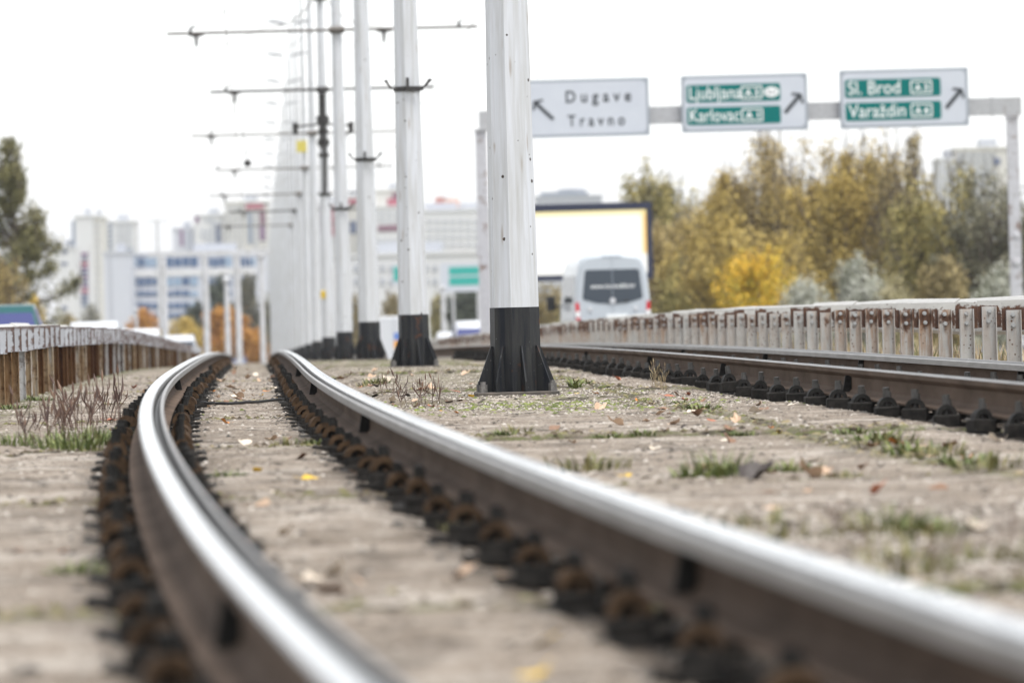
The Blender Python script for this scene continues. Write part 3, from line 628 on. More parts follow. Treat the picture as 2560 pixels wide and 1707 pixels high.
# ------------------------------------------------------------------ vehicles
def wheel(root, x, y, r=.33, w_=.22):
    mb = MB(); mb.tube([(x-w_/2,y,r),(x+w_/2,y,r)], r, 20); o = mb.build("wheel", M['black'], root)
    mb = MB(); sx = 1 if x > 0 else -1; mb.tube([(x+sx*(w_/2+.002),y,r),(x+sx*(w_/2+.012),y,r)], r*.62, 16); mb.build("rim", M['white_steel'], o)
VSEC = [(0,.42),(.82,.42),(.94,.50),(.995,.72),(1.0,1.05),(.985,1.45),(.93,2.05),(.86,2.42),(.79,2.60),(.66,2.69),(.35,2.735),(0,2.75)]
def vring(y, sx=1.0, top=None, dz=0, zs=1.0):
    pts = []
    for x, z in VSEC: pts.append((x*sx, y, min(.42+(z-.42)*zs, 9)+dz))
    return pts + [(-x, y_, z) for x, y_, z in reversed(pts[1:-1])]
vx, _ = at(1526, 760, 146); VZ = float(zg(146))-.03
van = thing("van", "white high roof passenger van driving away, large dark rear window", "van", (vx+.06, 146, VZ-.10), .078, "vehicles on the right carriageway")
mb = MB(); mb.loft([vring(-.02,.93,zs=.965), vring(.02,.965,zs=.985), vring(.10,.99), vring(.6,1.0), vring(3.6,1.0), vring(4.3,.985,zs=.985), vring(4.75,.95,zs=.80), vring(5.2,.93,zs=.42), vring(5.75,.86,zs=.33)], 0, True); mb.build("body", M['van'], van)
mb = MB(); wp = [(-.70,2.30),(-.64,2.335),(.64,2.335),(.70,2.30),(.775,1.62),(.74,1.57),(.40,1.475),(0,1.455),(-.40,1.475),(-.74,1.57),(-.775,1.62)]
mb.poly([(x,-.030,z) for x, z in wp], .02); rw = mb.build("rear_window", M['glass'], van)
place("lettering", text_mesh("www.rio-mobile.hr", 1.16, .165, M['letter_white'], .01), rw, (-.57, -.032, 1.855))
mb = MB(); mb.tube([(0,-.05,1.53),(0,-.03,1.53)], .075, 18); mb.build("emblem", M['white_steel'], rw)
mb = MB(); mb.box((.02,-.034,1.478),(.36,.02,.03)); mb.tube([(.25,-.04,1.50),(.42,-.04,1.53)], .02, 6); mb.build("wiper", M['black'], rw)
for sx in (-1, 1):
    mb = MB(); mb.loft([[(sx*x, y, z) for x, z in ((.845,1.02),(.955,1.02),(.965,1.50),(.87,1.50))] for y in (-.035, .06)], 0)
    o = mb.build("tail_light", M['red_lamp'], van); mb = MB(); mb.box((sx*.908,-.036,1.20),(.10,.012,.16)); mb.build("reversing_lens", M['clear_lamp'], o)
    mb = MB(); mb.box((sx*.59,-.035,1.33),(.09,.03,.10)); mb.build("door_hinge", M['white_steel'], van)
    mb = MB(); mb.bevbox((sx*1.22,4.35,1.50),(.22,.12,.40),.03); mb.tube([(sx*.98,4.4,1.42),(sx*1.15,4.38,1.42)], .03, 6); mb.build("mirror", M['black'], van)
    for yy in (1.0, 4.6): wheel(van, sx*.86, yy, .35)
    mb = MB(); mb.poly([(0,0,0),(1,0,0),(1,0,1),(0,0,1)], .004); 
    for y0, y1 in ((.5,1.6),(1.75,2.9),(3.05,3.9)):
        mb = MB(); mb.add([(sx*(.991-.0), y0, 1.5),(sx*.991, y1, 1.5),(sx*.925, y1, 2.2),(sx*.925, y0, 2.2)], [(0,1,2,3)]); mb.build("side_window", M['glass'], van)
mb = MB(); mb.box((0,-.06,.52),(1.86,.14,.22)); mb.build("bumper", M['sign_grey'], van)
mb = MB(); mb.box((.1,-.035,1.12),(.54,.02,.12)); mb.build("number_plate", M['letter_white'], van)
mb = MB(); mb.box((0,-.026,1.9),(.012,.01,1.6)); mb.build("door_seam", M['sign_grey'], van)
mb = MB(); mb.box((0,-.01,2.66),(.5,.04,.03)); mb.build("brake_light", M['sign_grey'], van)

def car(label, x, y, z, rz, paint, glass, hgt=1.46, group="vehicles on the left carriageway", L=4.3, towards=False):
    """hatchback; local -y end faces the camera"""
    r = thing("car", label, "car", (x, y, z), rz, group)
    def ring(yy, w1, z0, z1, w2): return [(-w1,yy,z0),(-w1*1.02,yy,(z0+z1)/2),(-w2,yy,z1),(w2,yy,z1),(w1*1.02,yy,(z0+z1)/2),(w1,yy,z0)]
    hb = hgt*.60
    mb = MB(); mb.loft([ring(0,.74,.30,hb-.10,.70), ring(.12,.82,.24,hb,.78), ring(1.0,.86,.22,hb,.80), ring(3.0,.86,.22,hb-.04,.80), ring(4.1,.80,.24,hb-.18,.72), ring(L,.70,.30,hb-.28,.62)], 0, True); mb.build("body", paint, r)
    mb = MB(); mb.loft([[(-w_,yy,z_) for w_,z_ in ((.78,hb-.02),(.60,zt),(-.60,zt),(-.78,hb-.02))] for yy, zt in ((.18,hb+.05),(.62,hgt-.04),(1.2,hgt),(2.0,hgt-.02),(3.15,hb+.02))], 0, True); mb.build("cabin", paint, r)
    mb = MB(); a, b = .19, .60
    mb.add([(-.70,.14,hb+.02),(.70,.14,hb+.02),(.57,.575,hgt-.10),(-.57,.575,hgt-.10)], [(0,1,2,3)]); mb.add([(.70,.142,hb+.02),(-.70,.142,hb+.02),(-.57,.577,hgt-.10),(.57,.577,hgt-.10)], [(0,1,2,3)]); mb.build("rear_window" if not towards else "windscreen", glass, r)
    for sx in (-1, 1):
        mb = MB(); mb.add([(sx*.795,.7,hb+.02),(sx*.795,2.8,hb+.02),(sx*.625,2.1,hgt-.09),(sx*.625,.8,hgt-.09)], [(0,1,2,3)]); mb.build("side_window", glass, r)
        mb = MB(); mb.bevbox((sx*.62,.03,hb-.18),(.22,.10,.16),.03); mb.build("tail_light" if not towards else "headlight", M['red_lamp'] if not towards else M['clear_lamp'], r)
        for yy in (.75, 3.4): wheel(r, sx*.76, yy, .31, .2)
    mb = MB(); mb.box((0,-.01,.52),(.5,.02,.11)); mb.build("number_plate", M['letter_white'], r)
    mb = MB(); mb.bevbox((0,.02,.40),(1.5,.14,.18),.03); mb.build("bumper", M['black'], r)
    return r
def car_top(px, py, Y, hgt):
    x, z = at(px, py, Y); return x, z-hgt
white = mat('white_car_paint', (.60,.62,.65), .3)
for lab, px, py, Y, pt, gl, h, grp, tw in (
    ("dark teal car with blue windscreen at the left edge above the guardrail", 2, 762, 112, M['teal'], M['blue_glass'], 1.62, "vehicles on the left carriageway", True),
    ("white car whose roof shows above the left guardrail, beside the teal car", 232, 804, 150, white, M['glass'], 1.45, "vehicles on the left carriageway", True),
    ("white car farther along the left carriageway, in front of the orange shrub", 347, 822, 185, white, M['glass'], 1.45, "vehicles on the left carriageway", True),
    ("white car far down the left carriageway, below the yellow hedge", 446, 838, 235, white, M['glass'], 1.5, "vehicles on the left carriageway", True),
    ("white car driving away, seen between the nearest pole and the gantry post", 1192, 801, 185, white, M['blue_glass'], 1.5, "vehicles on the right carriageway", False),
    ("white car driving far ahead, seen right of the second pole", 1133, 829, 240, white, M['glass'], 1.45, "vehicles on the right carriageway", False)):
    x, z = car_top(px, py, Y, h); car(lab, x, Y, z, .045, pt, gl, h, grp, 4.3, tw)
# box van far ahead
x, z = at(984, 791, 290)
bv = thing("box_van", "white box van far ahead between the second and third poles", "van", (x, 290, z-2.9), .045, "vehicles on the right carriageway")
mb = MB(); mb.bevbox((0,2,1.75),(2.05,4.0,2.3),.05); mb.build("cargo_box", white, bv); mb = MB(); mb.bevbox((0,4.9,1.3),(1.9,1.8,1.8),.15); mb.build("cab", white, bv)
mb = MB(); mb.box((0,-.02,1.75),(.02,.02,2.1)); mb.build("door_seam", M['sign_grey'], bv)
for sx in (-1, 1):
    mb = MB(); mb.box((sx*.9,-.03,.62),(.16,.06,.14)); mb.build("tail_light", M['red_lamp'], bv)
    for yy in (1.0, 4.8): wheel(bv, sx*.85, yy, .36)
# small marker board
x, z = at(996, 850, 200); zr_ = float(zg(200))
mk = thing("marker_board", "small board, blue above and orange below, behind the second pole", "sign", (x, 200, zr_))
mb = MB(); mb.poly(rrect(-.16,.16,z-zr_+.0,z-zr_+.26,.03,-.02),.03); mb.build("blue_board", mat("blue_board", (.12,.22,.55), .5), mk)
mb = MB(); mb.poly(rrect(-.16,.16,z-zr_-.30,z-zr_-.02,.03,-.02),.03); mb.build("orange_board", mat("orange_board", (.75,.33,.02), .5), mk)
mb = MB(); mb.tube([(0,.04,0),(0,.04,z-zr_+.25)], .03, 8); mb.build("post", M['white_steel'], mk)

# ------------------------------------------------------------------ billboard
BY = 215.0
x0, zt = at(1255, 515, BY); x1, zbm = at(1634, 700, BY); zc0 = at(1480, 700, BY)[1]; ztc = at(1480, 508, BY)[1]
bb = thing("billboard", "large bright screen billboard in a navy frame behind the van", "billboard", ((x0+x1)/2, BY, float(zg(BY))-2))
W, H = x1-x0, ztc-zc0; zo = zc0-bb.location.z
mb = MB(); fr = .22
mb.box((0,.25,zo+H-fr/2*1.3),(W,.5,fr*1.3)); mb.box((0,.25,zo+fr/2),(W,.5,fr)); mb.box((-W/2+fr/2,.25,zo+H/2-.05),(fr,.48,H-fr*2.3)); mb.box((W/2-fr/2,.25,zo+H/2-.05),(fr,.48,H-fr*2.3)); mb.build("frame", M['navy'], bb)
m = mat("lit_screen", (.02,.02,.02), .4); g = NG(m); tc = g.n("ShaderNodeTexCoord"); sx_ = g.n("ShaderNodeSeparateXYZ"); g.l(tc.outputs["Object"], sx_.inputs[0])
edge = g.ramp(g.math('DIVIDE', g.math('ADD', sx_.outputs[0], W/2), W), [(.915, 0.0), (.955, 1.0)]); low = g.ramp(g.math('DIVIDE', g.math('ADD', sx_.outputs[2], -zo), H), [(.30, 0.0), (.36, 1.0)]); top = g.ramp(g.math('DIVIDE', g.math('ADD', sx_.outputs[2], -zo), H), [(.80, 0.0), (.88, 1.0)])
c = g.mix(g.math('MULTIPLY', edge, low), (1,.995,.95), (1,.62,.14)); c = g.mix(g.math('MULTIPLY', top, .85), c, (1,.84,.36)); g.l(c, g.b.inputs["Emission Color"]); g.b.inputs["Emission Strength"].default_value = .39
mb = MB(); mb.box((0,.2,zo+H/2-.05),(W-2*fr+.02,.2,H-2.3*fr+.02)); mb.build("screen", m, bb)
mb = MB(); mb.tube([(0,.6,0),(0,.6,zo+H*.8)], .3, 14); mb.build("mast", M['white_steel'], bb)
mb = MB(); mb.box((.0,.82,zo+H*.5),(W*.9,.5,H*.8)); mb.build("back_housing", M['sign_grey'], bb)

# ------------------------------------------------------------------ far frame, lamp posts, blue fence
def lamppost(label, px, ptop, Y, r=.13, arm=0, kind="lamp_post"):
    x, z = at(px, ptop, Y); zb_ = float(zg(Y))-.05; p = thing(kind, label, "lamp post", (x, Y, zb_), 0, "white posts beside the left carriageway")
    mb = MB(); mb.tube([(0,0,0),(0,0,z-zb_)], [r, r*.7], 10); mb.build("shaft", M['white_steel'], p)
    if arm:
        mb = MB(); mb.tube([(-arm,0,z-zb_+.05),(arm,0,z-zb_+.05)], r*.6, 6); mb.build("arm", M['white_steel'], p)
        for sx in (-1, 1): mb = MB(); mb.bevbox((sx*arm,0,z-zb_+.05),(arm*.6,.4,.25),.05); mb.build("lamp_head", M['white_steel'], p)
    else:
        mb = MB(); mb.ball((0,0,z-zb_), r*1.3, 0, 8); mb.build("cap", M['white_steel'], p)
    return p
lamppost("thin white post in front of the left orange shrub", 340, 775, 250, .09)
lamppost("white post in front of the dark green tree and bright orange tree", 566, 700, 300, .17)
lamppost("white post nearest the track in the far row", 652, 640, 300, .16)
lamppost("short thin white post right of the second pole, below the far green sign", 1106, 720, 380, .17)
lamppost("tall slim lamp mast with crosswise head between the distant blocks", 393, 552, 700, .25, 1.1)
FY = 300.0
xa, za = at(408, 634, FY); xb, _ = at(592, 634, FY); xm, _ = at(512, 634, FY); zb_ = float(zg(FY))-.05; ztop = at(500, 634, FY)[1]
fg_ = thing("sign_gantry", "plain white portal frame far off over the left carriageway", "gantry", ((xa+xb)/2, FY, zb_))
for x in (xa, xm, xb): mb = MB(); mb.tube([(x-(xa+xb)/2,0,0),(x-(xa+xb)/2,0,ztop-zb_-.1)], .17, 10); mb.box((x-(xa+xb)/2,0,.05),(.5,.5,.1)); mb.build("post", M['white_steel'], fg_)
mb = MB(); mb.box((0.5,0,ztop-zb_),(xb-xa+2.6,.3,.28)); mb.box((0.5,.0,ztop-zb_-.9),(xb-xa+2.2,.12,.10)); mb.build("crossbeam", M['white_steel'], fg_)
# far green sign with its own post
FS = 450.0; x0, zt = at(1122, 668, FS); x1, zl = at(1212, 712, FS)
fs = thing("road_sign", "far small green road sign on a white board, left of the gantry post", "road sign", ((x0+x1)/2, FS, float(zg(FS)))); oz = fs.location.z; W = x1-x0
mb = MB(); mb.poly(rrect(-W/2-.7, W/2+.3, zl-oz-.5, zt-oz+.3, .1, -.02), .06); mb.build("board", M['sign_white'], fs)
for dz0, dz1 in ((.0,.46),(.56,1.0)):
    mb = MB(); hh = zt-zl; mb.poly(rrect(-W/2, W/2, zl-oz+hh*dz0, zl-oz+hh*dz1, .06, -.03), .02); mb.build("green_panel", mat("pale_green_sheet", (.02,.36,.31), .45), fs)
for sx in (-.8, .6): mb = MB(); mb.tube([(sx*W/2,.1,0),(sx*W/2,.1,zt-oz)], .10, 8); mb.build("post", M['white_steel'], fs)
x0, zt = at(994, 667, 470); fs2 = thing("road_sign", "narrow far green sign peeking out left of the second pole", "road sign", (x0, 470, float(zg(470)))); oz = fs2.location.z
mb = MB(); mb.poly(rrect(-.45,.8,zt-oz-1.5,zt-oz+.2,.1,-.02),.06); mb.build("board", M['sign_white'], fs2); mb = MB(); mb.poly(rrect(-.35,.7,zt-oz-1.2,zt-oz,.06,-.03),.02); mb.build("green_panel", bpy.data.materials["pale_green_sheet"], fs2); mb = MB(); mb.tube([(.1,.1,0),(.1,.1,zt-oz)], .1, 8); mb.build("post", M['white_steel'], fs2)
BFY = 700.0; bf = thing("fence", "low blue fence at the far end of the tracks beyond the crest", "fence", (at(600, 880, BFY)[0], BFY, float(zg(BFY))))
mb = MB(); hh = at(600, 870, BFY)[1]-float(zg(BFY)); mb.box((0,0,hh*.5),(7,.08,hh*.94)); mb.build("panel", mat("blue_fence_paint", (.16,.24,.45), .6), bf)
for i in range(5): mb = MB(); mb.tube([(-3.4+i*1.7,-.08,0),(-3.4+i*1.7,-.08,hh)], .07, 8); mb.build("post", M['white_steel'], bf)

# ------------------------------------------------------------------ far buildings
mb = MB(); mb.box((0,0,0),(1,1,1)); UNIT = mesh_of(mb, "window", mat("grey_blue_window", (.16,.20,.27), .2))
WM = {}
def wmesh(key, col):
    if key not in WM:
        mb = MB(); mb.box((0,0,0),(1,1,1)); WM[key] = mesh_of(mb, "window", mat(key, col, .3))
    return WM[key]
WALLS = {k: mottled(k, a, b, .05, .85, 0, 0) for k, a, b in (("pale_wall", (.56,.57,.58), (.64,.64,.64)), ("lavender_wall", (.50,.52,.58), (.56,.57,.62)), ("cream_wall", (.54,.53,.49), (.62,.61,.58)), ("grey_wall", (.40,.42,.46), (.46,.48,.52)))}  # last entry is the grey wall colour of roof houses and the hall
class Bld:
    def __init__(s, label, boxes, Y, base=-7.5, group="apartment blocks beyond the bridge"):
        """boxes: (px0, px1, py_top, wall, depth_offset)"""
        s.Y = Y; c = (boxes[0][0]+boxes[0][1])/2; s.x = at(c, 760, Y)[0]; s.base = base
        s.r = thing("apartment_block", label, "building", (s.x, Y, base), 0, group)
        for px0, px1, pt, wl, dy in boxes:
            a, zt = s.pt(px0, pt); b, zt2 = s.pt(px1, pt); z = (zt+zt2)/2
            mb = MB(); mb.box(((a+b)/2, dy+9, z/2), (b-a, 18, z)); mb.box(((a+b)/2, dy+9, z+.25), (b-a+.5, 18.5, .5)); mb.build("wall", WALLS[wl], s.r)
            mb = MB(); mb.box(((a+b)/2+(b-a)*.1, dy+8, z+1.3), ((b-a)*.3, 6, 1.8)); mb.build("roof_house", WALLS["grey_wall"], s.r)
    def pt(s, px, py): x, z = at(px, py, s.Y); return x-s.x, z-s.base
    def rect(s, px0, px1, py0, py1, key, col, dy=0, name="window"):
        c = (px0+px1)/2; xa, z0 = s.pt(px0, (py0+py1)/2); xb, _ = s.pt(px1, (py0+py1)/2); _, zt = s.pt(c, py0); _, zb_ = s.pt(c, py1)
        o = place(name, wmesh(key, col), s.r, ((xa+xb)/2, dy-.05, (zt+zb_)/2)); o.scale = (abs(xb-xa), .3, abs(zt-zb_))
    def grid(s, px0, px1, py0, py1, nx, ny, key, col, fx=.55, fy=.5, dy=0, drop=0.0):
        for i in range(nx):
            for j in range(ny):
                if random.random() < drop: continue
                cx = px0+(i+.5)*(px1-px0)/nx; cy = py0+(j+.5)*(py1-py0)/ny; w_ = (px1-px0)/nx*fx/2; h_ = (py1-py0)/ny*fy/2
                s.rect(cx-w_, cx+w_, cy-h_, cy+h_, key, col, dy)
GB = ("grey_blue_pane", (.20,.24,.31)); NB = ("navy_pane", (.07,.10,.19)); PU = ("plum_panel", (.17,.07,.17)); RE = ("red_panel", (.36,.08,.12)); OB = ("office_blue_pane", (.03,.085,.20)); LB = ("light_blue_pane", (.22,.32,.45)); MA = ("maroon_panel", (.16,.05,.09)); LG = ("light_grey_pane", (.36,.38,.42))
b = Bld("tall white block at left with a column of plum loggias", [(186,232,543,"pale_wall",0),(222,254,546,"cream_wall",2),(136,188,622,"pale_wall",-2)], 1400)
for j in range(12): b.rect(203, 221, 632+j*11.5, 640+j*11.5, *((PU, GB, RE, PU, NB, PU, NB, PU, RE, NB, NB, GB)[j]))
for y in (626, 656, 700, 766): b.rect(156, 170, y, y+7, *NB, -2)
b.rect(180, 188, 552, 620, *GB); b.grid(226, 250, 556, 800, 2, 14, *LG, .5, .45, 2)
b = Bld("tower at left with a dark top storey, right of the plum block", [(257,334,557,"pale_wall",0)], 1450)
b.rect(263, 280, 553, 562, *NB); b.grid(260, 284, 566, 640, 1, 6, *GB, .8, .5); b.grid(292, 330, 562, 628, 3, 5, *LG, .5, .5); b.rect(294, 332, 620, 627, *GB)
b = Bld("plain pale gable end of the blue windowed office block", [(258,323,634,"lavender_wall",0)], 1240); b.rect(277, 279, 640, 800, *LG)
b = Bld("long office block with rows of blue windows behind the white frame", [(323,672,634,"lavender_wall",0)], 1260)
for y0, y1, n in ((641, 668, 0), (692, 716, 1), (725, 742, 2), (754, 774, 3), (780, 801, 4)):
    for a, c_ in ((328,396),(413,496),(514,580),(597,640)):
        k = 4; wd = (c_-a)/k
        for i in range(k): b.rect(a+i*wd+1.5, a+(i+1)*wd-1.5, y0+random.uniform(0,4), y1-random.uniform(0,3), *(OB if random.random() < .75 else LB))
b.rect(328, 640, 672, 688, "white_band", (.66,.66,.67), -.05, "spandrel")
b = Bld("stepped tower block with plum top panels left of the pole row", [(431,486,573,"lavender_wall",1),(485,562,540,"pale_wall",0),(562,668,508,"cream_wall",-2)], 1600)
b.rect(615, 662, 510, 523, *RE, -2); b.rect(650, 664, 530, 562, *MA, -2); b.rect(650, 664, 564, 602, *PU, -2); b.rect(540, 551, 560, 608, *NB); b.rect(620, 632, 532, 610, *GB, -2); b.rect(450, 458, 572, 615, *PU, 1); b.rect(488, 497, 540, 556, *PU)
b.grid(565, 612, 515, 630, 4, 9, *LG, .55, .5, -2); b.grid(500, 538, 545, 640, 3, 7, *GB, .5, .45, 0, .2); b.grid(462, 484, 580, 640, 2, 4, *GB, .5, .5, 1); b.grid(634, 648, 530, 630, 1, 9, *LG, .7, .5, -2)
b = Bld("white block with plum columns seen between the slim poles", [(775,850,512,"pale_wall",0),(846,905,496,"cream_wall",-2)], 1500)
for x in (790, 826): b.rect(x, x+8, 516, 590, *(PU if x < 800 else RE))
b.rect(872, 893, 498, 511, *RE, -2); b.rect(875, 892, 553, 584, *NB, -2); b.grid(800, 824, 525, 700, 2, 9, *LG, .5, .5); b.grid(850, 872, 510, 700, 2, 10, *LG, .5, .5, -2)
b = Bld("white stepped block with maroon ledges left of the second pole", [(905,1012,520,"pale_wall",0),(938,1010,478,"cream_wall",3)], 1480)
b.rect(968, 1000, 496, 516, *RE, 2.9); b.rect(945, 1004, 563, 578, *MA); b.rect(980, 1002, 482, 496, *MA, 2.9); b.grid(910, 1000, 590, 720, 6, 5, *LG, .5, .45); b.grid(912, 1000, 528, 558, 5, 2, *LG, .5, .5)
b = Bld("broad white block with a low orange roof between second and nearest poles", [(1040,1250,528,"pale_wall",0),(1062,1140,512,"lavender_wall",4)], 1480)
b.rect(1088, 1110, 492, 512, "dull_red_roof", (.42,.17,.14), 5, "roof_panel"); b.rect(1108, 1148, 496, 516, "peach_roof", (.62,.42,.34), 5, "roof_panel"); b.grid(1045, 1200, 545, 700, 8, 8, *LG, .6, .3); b.rect(1120, 1164, 634, 654, "red_shop_board", (.50,.13,.12), -.3, "shop_board")
b = Bld("long low white hall behind the far poles, above the car roofs", [(700,1240,640,"pale_wall",0)], 900); b.grid(880, 1230, 655, 720, 16, 2, *LG, .5, .5)
b = Bld("grey roofed hall showing just above the billboard", [(1338,1505,494,"grey_wall",0)], 1300); b.rect(1350, 1470, 480, 490, *GB, 0, "roof_panel"); b.rect(1395, 1440, 472, 480, *LG, 2, "roof_panel")
b = Bld("grey tower block rising behind the trees at far right", [(2388,2535,374,"cream_wall",0),(2348,2392,402,"pale_wall",0)], 1100)
b.grid(2392, 2490, 382, 560, 7, 12, *GB, .55, .45); b.grid(2350, 2386, 412, 560, 3, 10, *LG, .55, .45); b.rect(2482, 2500, 396, 412, *NB)

# ------------------------------------------------------------------ trees and bushes
def foliage(name, stops, rough=.75, scale=.5):
    m = mat(name, stops[0][1], rough); g = NG(m); geo = g.n("ShaderNodeNewGeometry"); co = g.coord((1,1,1))
    f = g.math('ADD', g.math('MULTIPLY', geo.outputs["Random Per Island"], .5), g.math('MULTIPLY', g.noise(co, scale, 3), .5))
    g.col(g.ramp(f, stops)); return m
FO = {
 'olive': foliage("olive_leaves", [(.25,(.13,.12,.04)),(.5,(.28,.245,.085)),(.75,(.47,.39,.14))]),
 'ochre': foliage("ochre_leaves", [(.25,(.19,.15,.05)),(.5,(.42,.31,.085)),(.75,(.62,.47,.14))]),
 'tan': foliage("tan_leaves", [(.25,(.18,.14,.065)),(.5,(.36,.275,.11)),(.75,(.54,.42,.17))]),
 'gold': foliage("golden_leaves", [(.25,(.26,.25,.04)),(.5,(.62,.44,.035)),(.75,(.82,.50,.05))]),
 'orange': foliage("orange_leaves", [(.25,(.22,.09,.02)),(.5,(.52,.24,.045)),(.75,(.70,.40,.09))]),
 'yellow': foliage("yellow_leaves", [(.25,(.25,.18,.04)),(.5,(.55,.40,.09)),(.75,(.68,.52,.16))]),
 'silver': foliage("silver_leaves", [(.25,(.20,.21,.14)),(.5,(.42,.43,.36)),(.75,(.62,.62,.56))]),
 'silveryellow': foliage("silver_yellow_leaves", [(.25,(.20,.18,.09)),(.5,(.42,.37,.20)),(.75,(.58,.53,.36))]),
 'green': foliage("dark_green_leaves", [(.25,(.018,.03,.015)),(.5,(.045,.06,.035)),(.75,(.10,.115,.07))]),
 'grey': foliage("grey_green_leaves", [(.25,(.075,.075,.05)),(.5,(.155,.15,.10)),(.75,(.26,.24,.15))]),
 'moss': foliage("spruce_olive_leaves", [(.25,(.07,.07,.028)),(.5,(.16,.15,.055)),(.75,(.27,.245,.10))]),
 'brown': foliage("brown_leaves", [(.25,(.15,.12,.055)),(.5,(.28,.225,.10)),(.75,(.44,.35,.16))]),
}
BARK = mottled("grey_brown_bark", (.07,.055,.045), (.16,.13,.11), 3, .9, 0, .2)
def tree(label, px0, px1, pt, pb, Y, fol, n=3600, leaf=.15, kind="tree", twig=26, shape=1.0, sparse=.55, base=None, group="autumn trees beyond the right guardrail", clumps=60):
    """crown spans pixels px0..px1, pt..pb at depth Y; trunk stands on the land"""
    cx = (px0+px1)/2; xc, zt = at(cx, pt, Y); _, zb_ = at(cx, pb, Y); hw = (px1-px0)/2*Y/F*(1.4 if fol == 'gold' else 1.22 if kind == 'bush' else 2.05 if group.startswith('autumn') else 1.6); n = int(n*(3.2 if kind == 'bush' else 4.4)); leaf = leaf*.47
    gnd = float(zg(Y))-1.6 if base is None else base
    r = thing(kind, label, kind, (xc, Y, gnd), random.uniform(0, 6), group)
    ht, hb = zt-gnd, max(zb_-gnd, .15); hc = ht-hb; rng = np.random.default_rng(abs(int(px0*7+pt))+3)
    C = []; S0 = []; tk = MB(); bush = kind == "bush"
    if not bush: tk.tube([(0,0,-.2),(.06*hw,0,ht*.3),(-.04*hw,.05*hw,ht*.62),(0,0,ht*.90)], [.022*ht+.04,.017*ht+.03,.010*ht+.02,.01], 8)
    for i in range(clumps):
        t = rng.random()**.8; prof = math.sqrt(max(.04, 1-t*t*.97)) if bush else (math.sin(math.pi*(.25+.68*t))**.5) if shape == 1.0 else (1-t)**.95+.05
        a = rng.random()*6.2832; rr = hw*prof*rng.random()**.42*(.70+.45*rng.random()); h = hb+hc*t*(.86+.2*rng.random()); e = Vector((rr*math.cos(a), rr*math.sin(a)*.8, h))
        s0 = Vector((rng.normal()*.3*hw, rng.normal()*.25*hw, .05)) if bush else Vector((0, 0, max(ht*.12, h*.55-rr*.15) if shape == 1.0 else max(ht*.1, h-rr*.35)))
        C.append(e); S0.append(s0)
        if not bush or i % 3 == 0: tk.tube([s0, s0*.42+e*.58+Vector((e.x, e.y, 0))*.12, e], [.006*ht+.012, .004*ht+.008, .006], 5)
    for i in range(int(twig*1.7)):
        c = C[rng.integers(len(C))]; d = Vector((rng.normal()*.2+c.x/hw*.25, rng.normal()*.2, 1)).normalized(); L_ = hc*rng.uniform(.10,.28)
        tk.tube([c-d*L_*.3, c+d*L_*.5+Vector((rng.normal(),rng.normal(),0))*.06, c+d*L_], [.022,.014,.004], 4)
    C = np.array(C); S0 = np.array(S0); wgt = .25+rng.random(len(C))**(1+2*sparse)*2; wgt /= wgt.sum(); rad = hw*(.08+.12*rng.random(len(C)))*(1.4 if bush else 1)*(1 if shape == 1.0 else .55)
    ci = rng.choice(len(C), n, p=wgt); u = (1-.72*rng.random(n)**1.5)[:,None]; L3 = C[ci]-S0[ci]; P = S0[ci]+L3*u; P[:, :2] += (C[ci][:, :2])*(.12*np.sin(np.pi*u)); P += rng.normal(size=(n,3))*(rad[ci]*(.55+.6*(1-u[:,0])))[:,None]*np.array([.8,.8,1.0])
    P = P[(P[:,2] < ht*1.05) & (P[:,2] > .05)]; n = len(P)
    A = rng.normal(size=(n,3)); A /= np.linalg.norm(A,axis=1)[:,None]; B = np.cross(A, rng.normal(size=(n,3))); B /= np.linalg.norm(B,axis=1)[:,None]
    sz = leaf*(.6+.8*rng.random(n))[:,None]; A *= sz; B *= sz*.62
    V = np.stack([P-A, P-B*.9, P+A, P+B*.9], 1).reshape(-1,3); Fq = np.arange(4*n).reshape(-1,4)
    place("crown" if kind == "tree" else "foliage", np_mesh("crown", V, Fq, FO[fol]), r); tk.build("trunk" if kind == "tree" else "stems", BARK, r); return r
T = tree
T("olive brown tree at the left end of the row, right of the billboard", 1560,1740,410,790,300,'olive',4200,.22)
T("lower tan bushy tree in front of the olive tree, right of the billboard", 1600,1760,560,790,262,'tan',3600,.17)
T("ochre tree left of centre under the middle road sign", 1700,1880,420,780,248,'ochre',5200,.17)
T("tall twiggy tan tree with bare leader under the middle road sign", 1835,2040,345,790,246,'tan',5200,.16,twig=70,sparse=.6)
T("tallest ochre crowned tree between the middle and right road signs", 1990,2230,335,780,240,'ochre',6000,.16,twig=60)
T("slim half bare tree under the rightmost road sign", 2190,2330,345,780,236,'brown',2600,.14,twig=36,sparse=.7)
T("brown olive tree in front of the grey tower block", 2260,2450,430,790,228,'olive',5200,.16,twig=50)
T("dark grey green tree behind the right gantry post", 2400,2600,440,790,224,'grey',4800,.16,twig=30)
T("olive tree filling the gap behind the tallest ochre tree", 1930,2180,430,790,275,'olive',5200,.2)
T("brown tree filling the gap left of the grey green tree", 2120,2380,520,790,262,'brown',4800,.2)
T("dull brown tree behind the ochre trees, low and wide", 1640,1960,520,790,285,'brown',5200,.24)
T("orange gold tree behind the vivid yellow bush", 1755,2000,555,790,222,'ochre',5600,.15)
T("vivid yellow bush, brightest of the row", 1790,1985,632,790,204,'gold',5200,.12,"bush",10,1.0,.4)
T("largest silvery bush, right of the yellow bush", 2060,2215,640,790,192,'silver',4200,.10,"bush",8,1.0,.3)
T("low silvery bush between the yellow bush and the largest silvery bush", 1940,2090,695,795,188,'silver',3400,.10,"bush",8,1.0,.3)
T("pale yellowish bush right of the largest silvery bush", 2180,2290,690,790,190,'silveryellow',2600,.10,"bush",8)
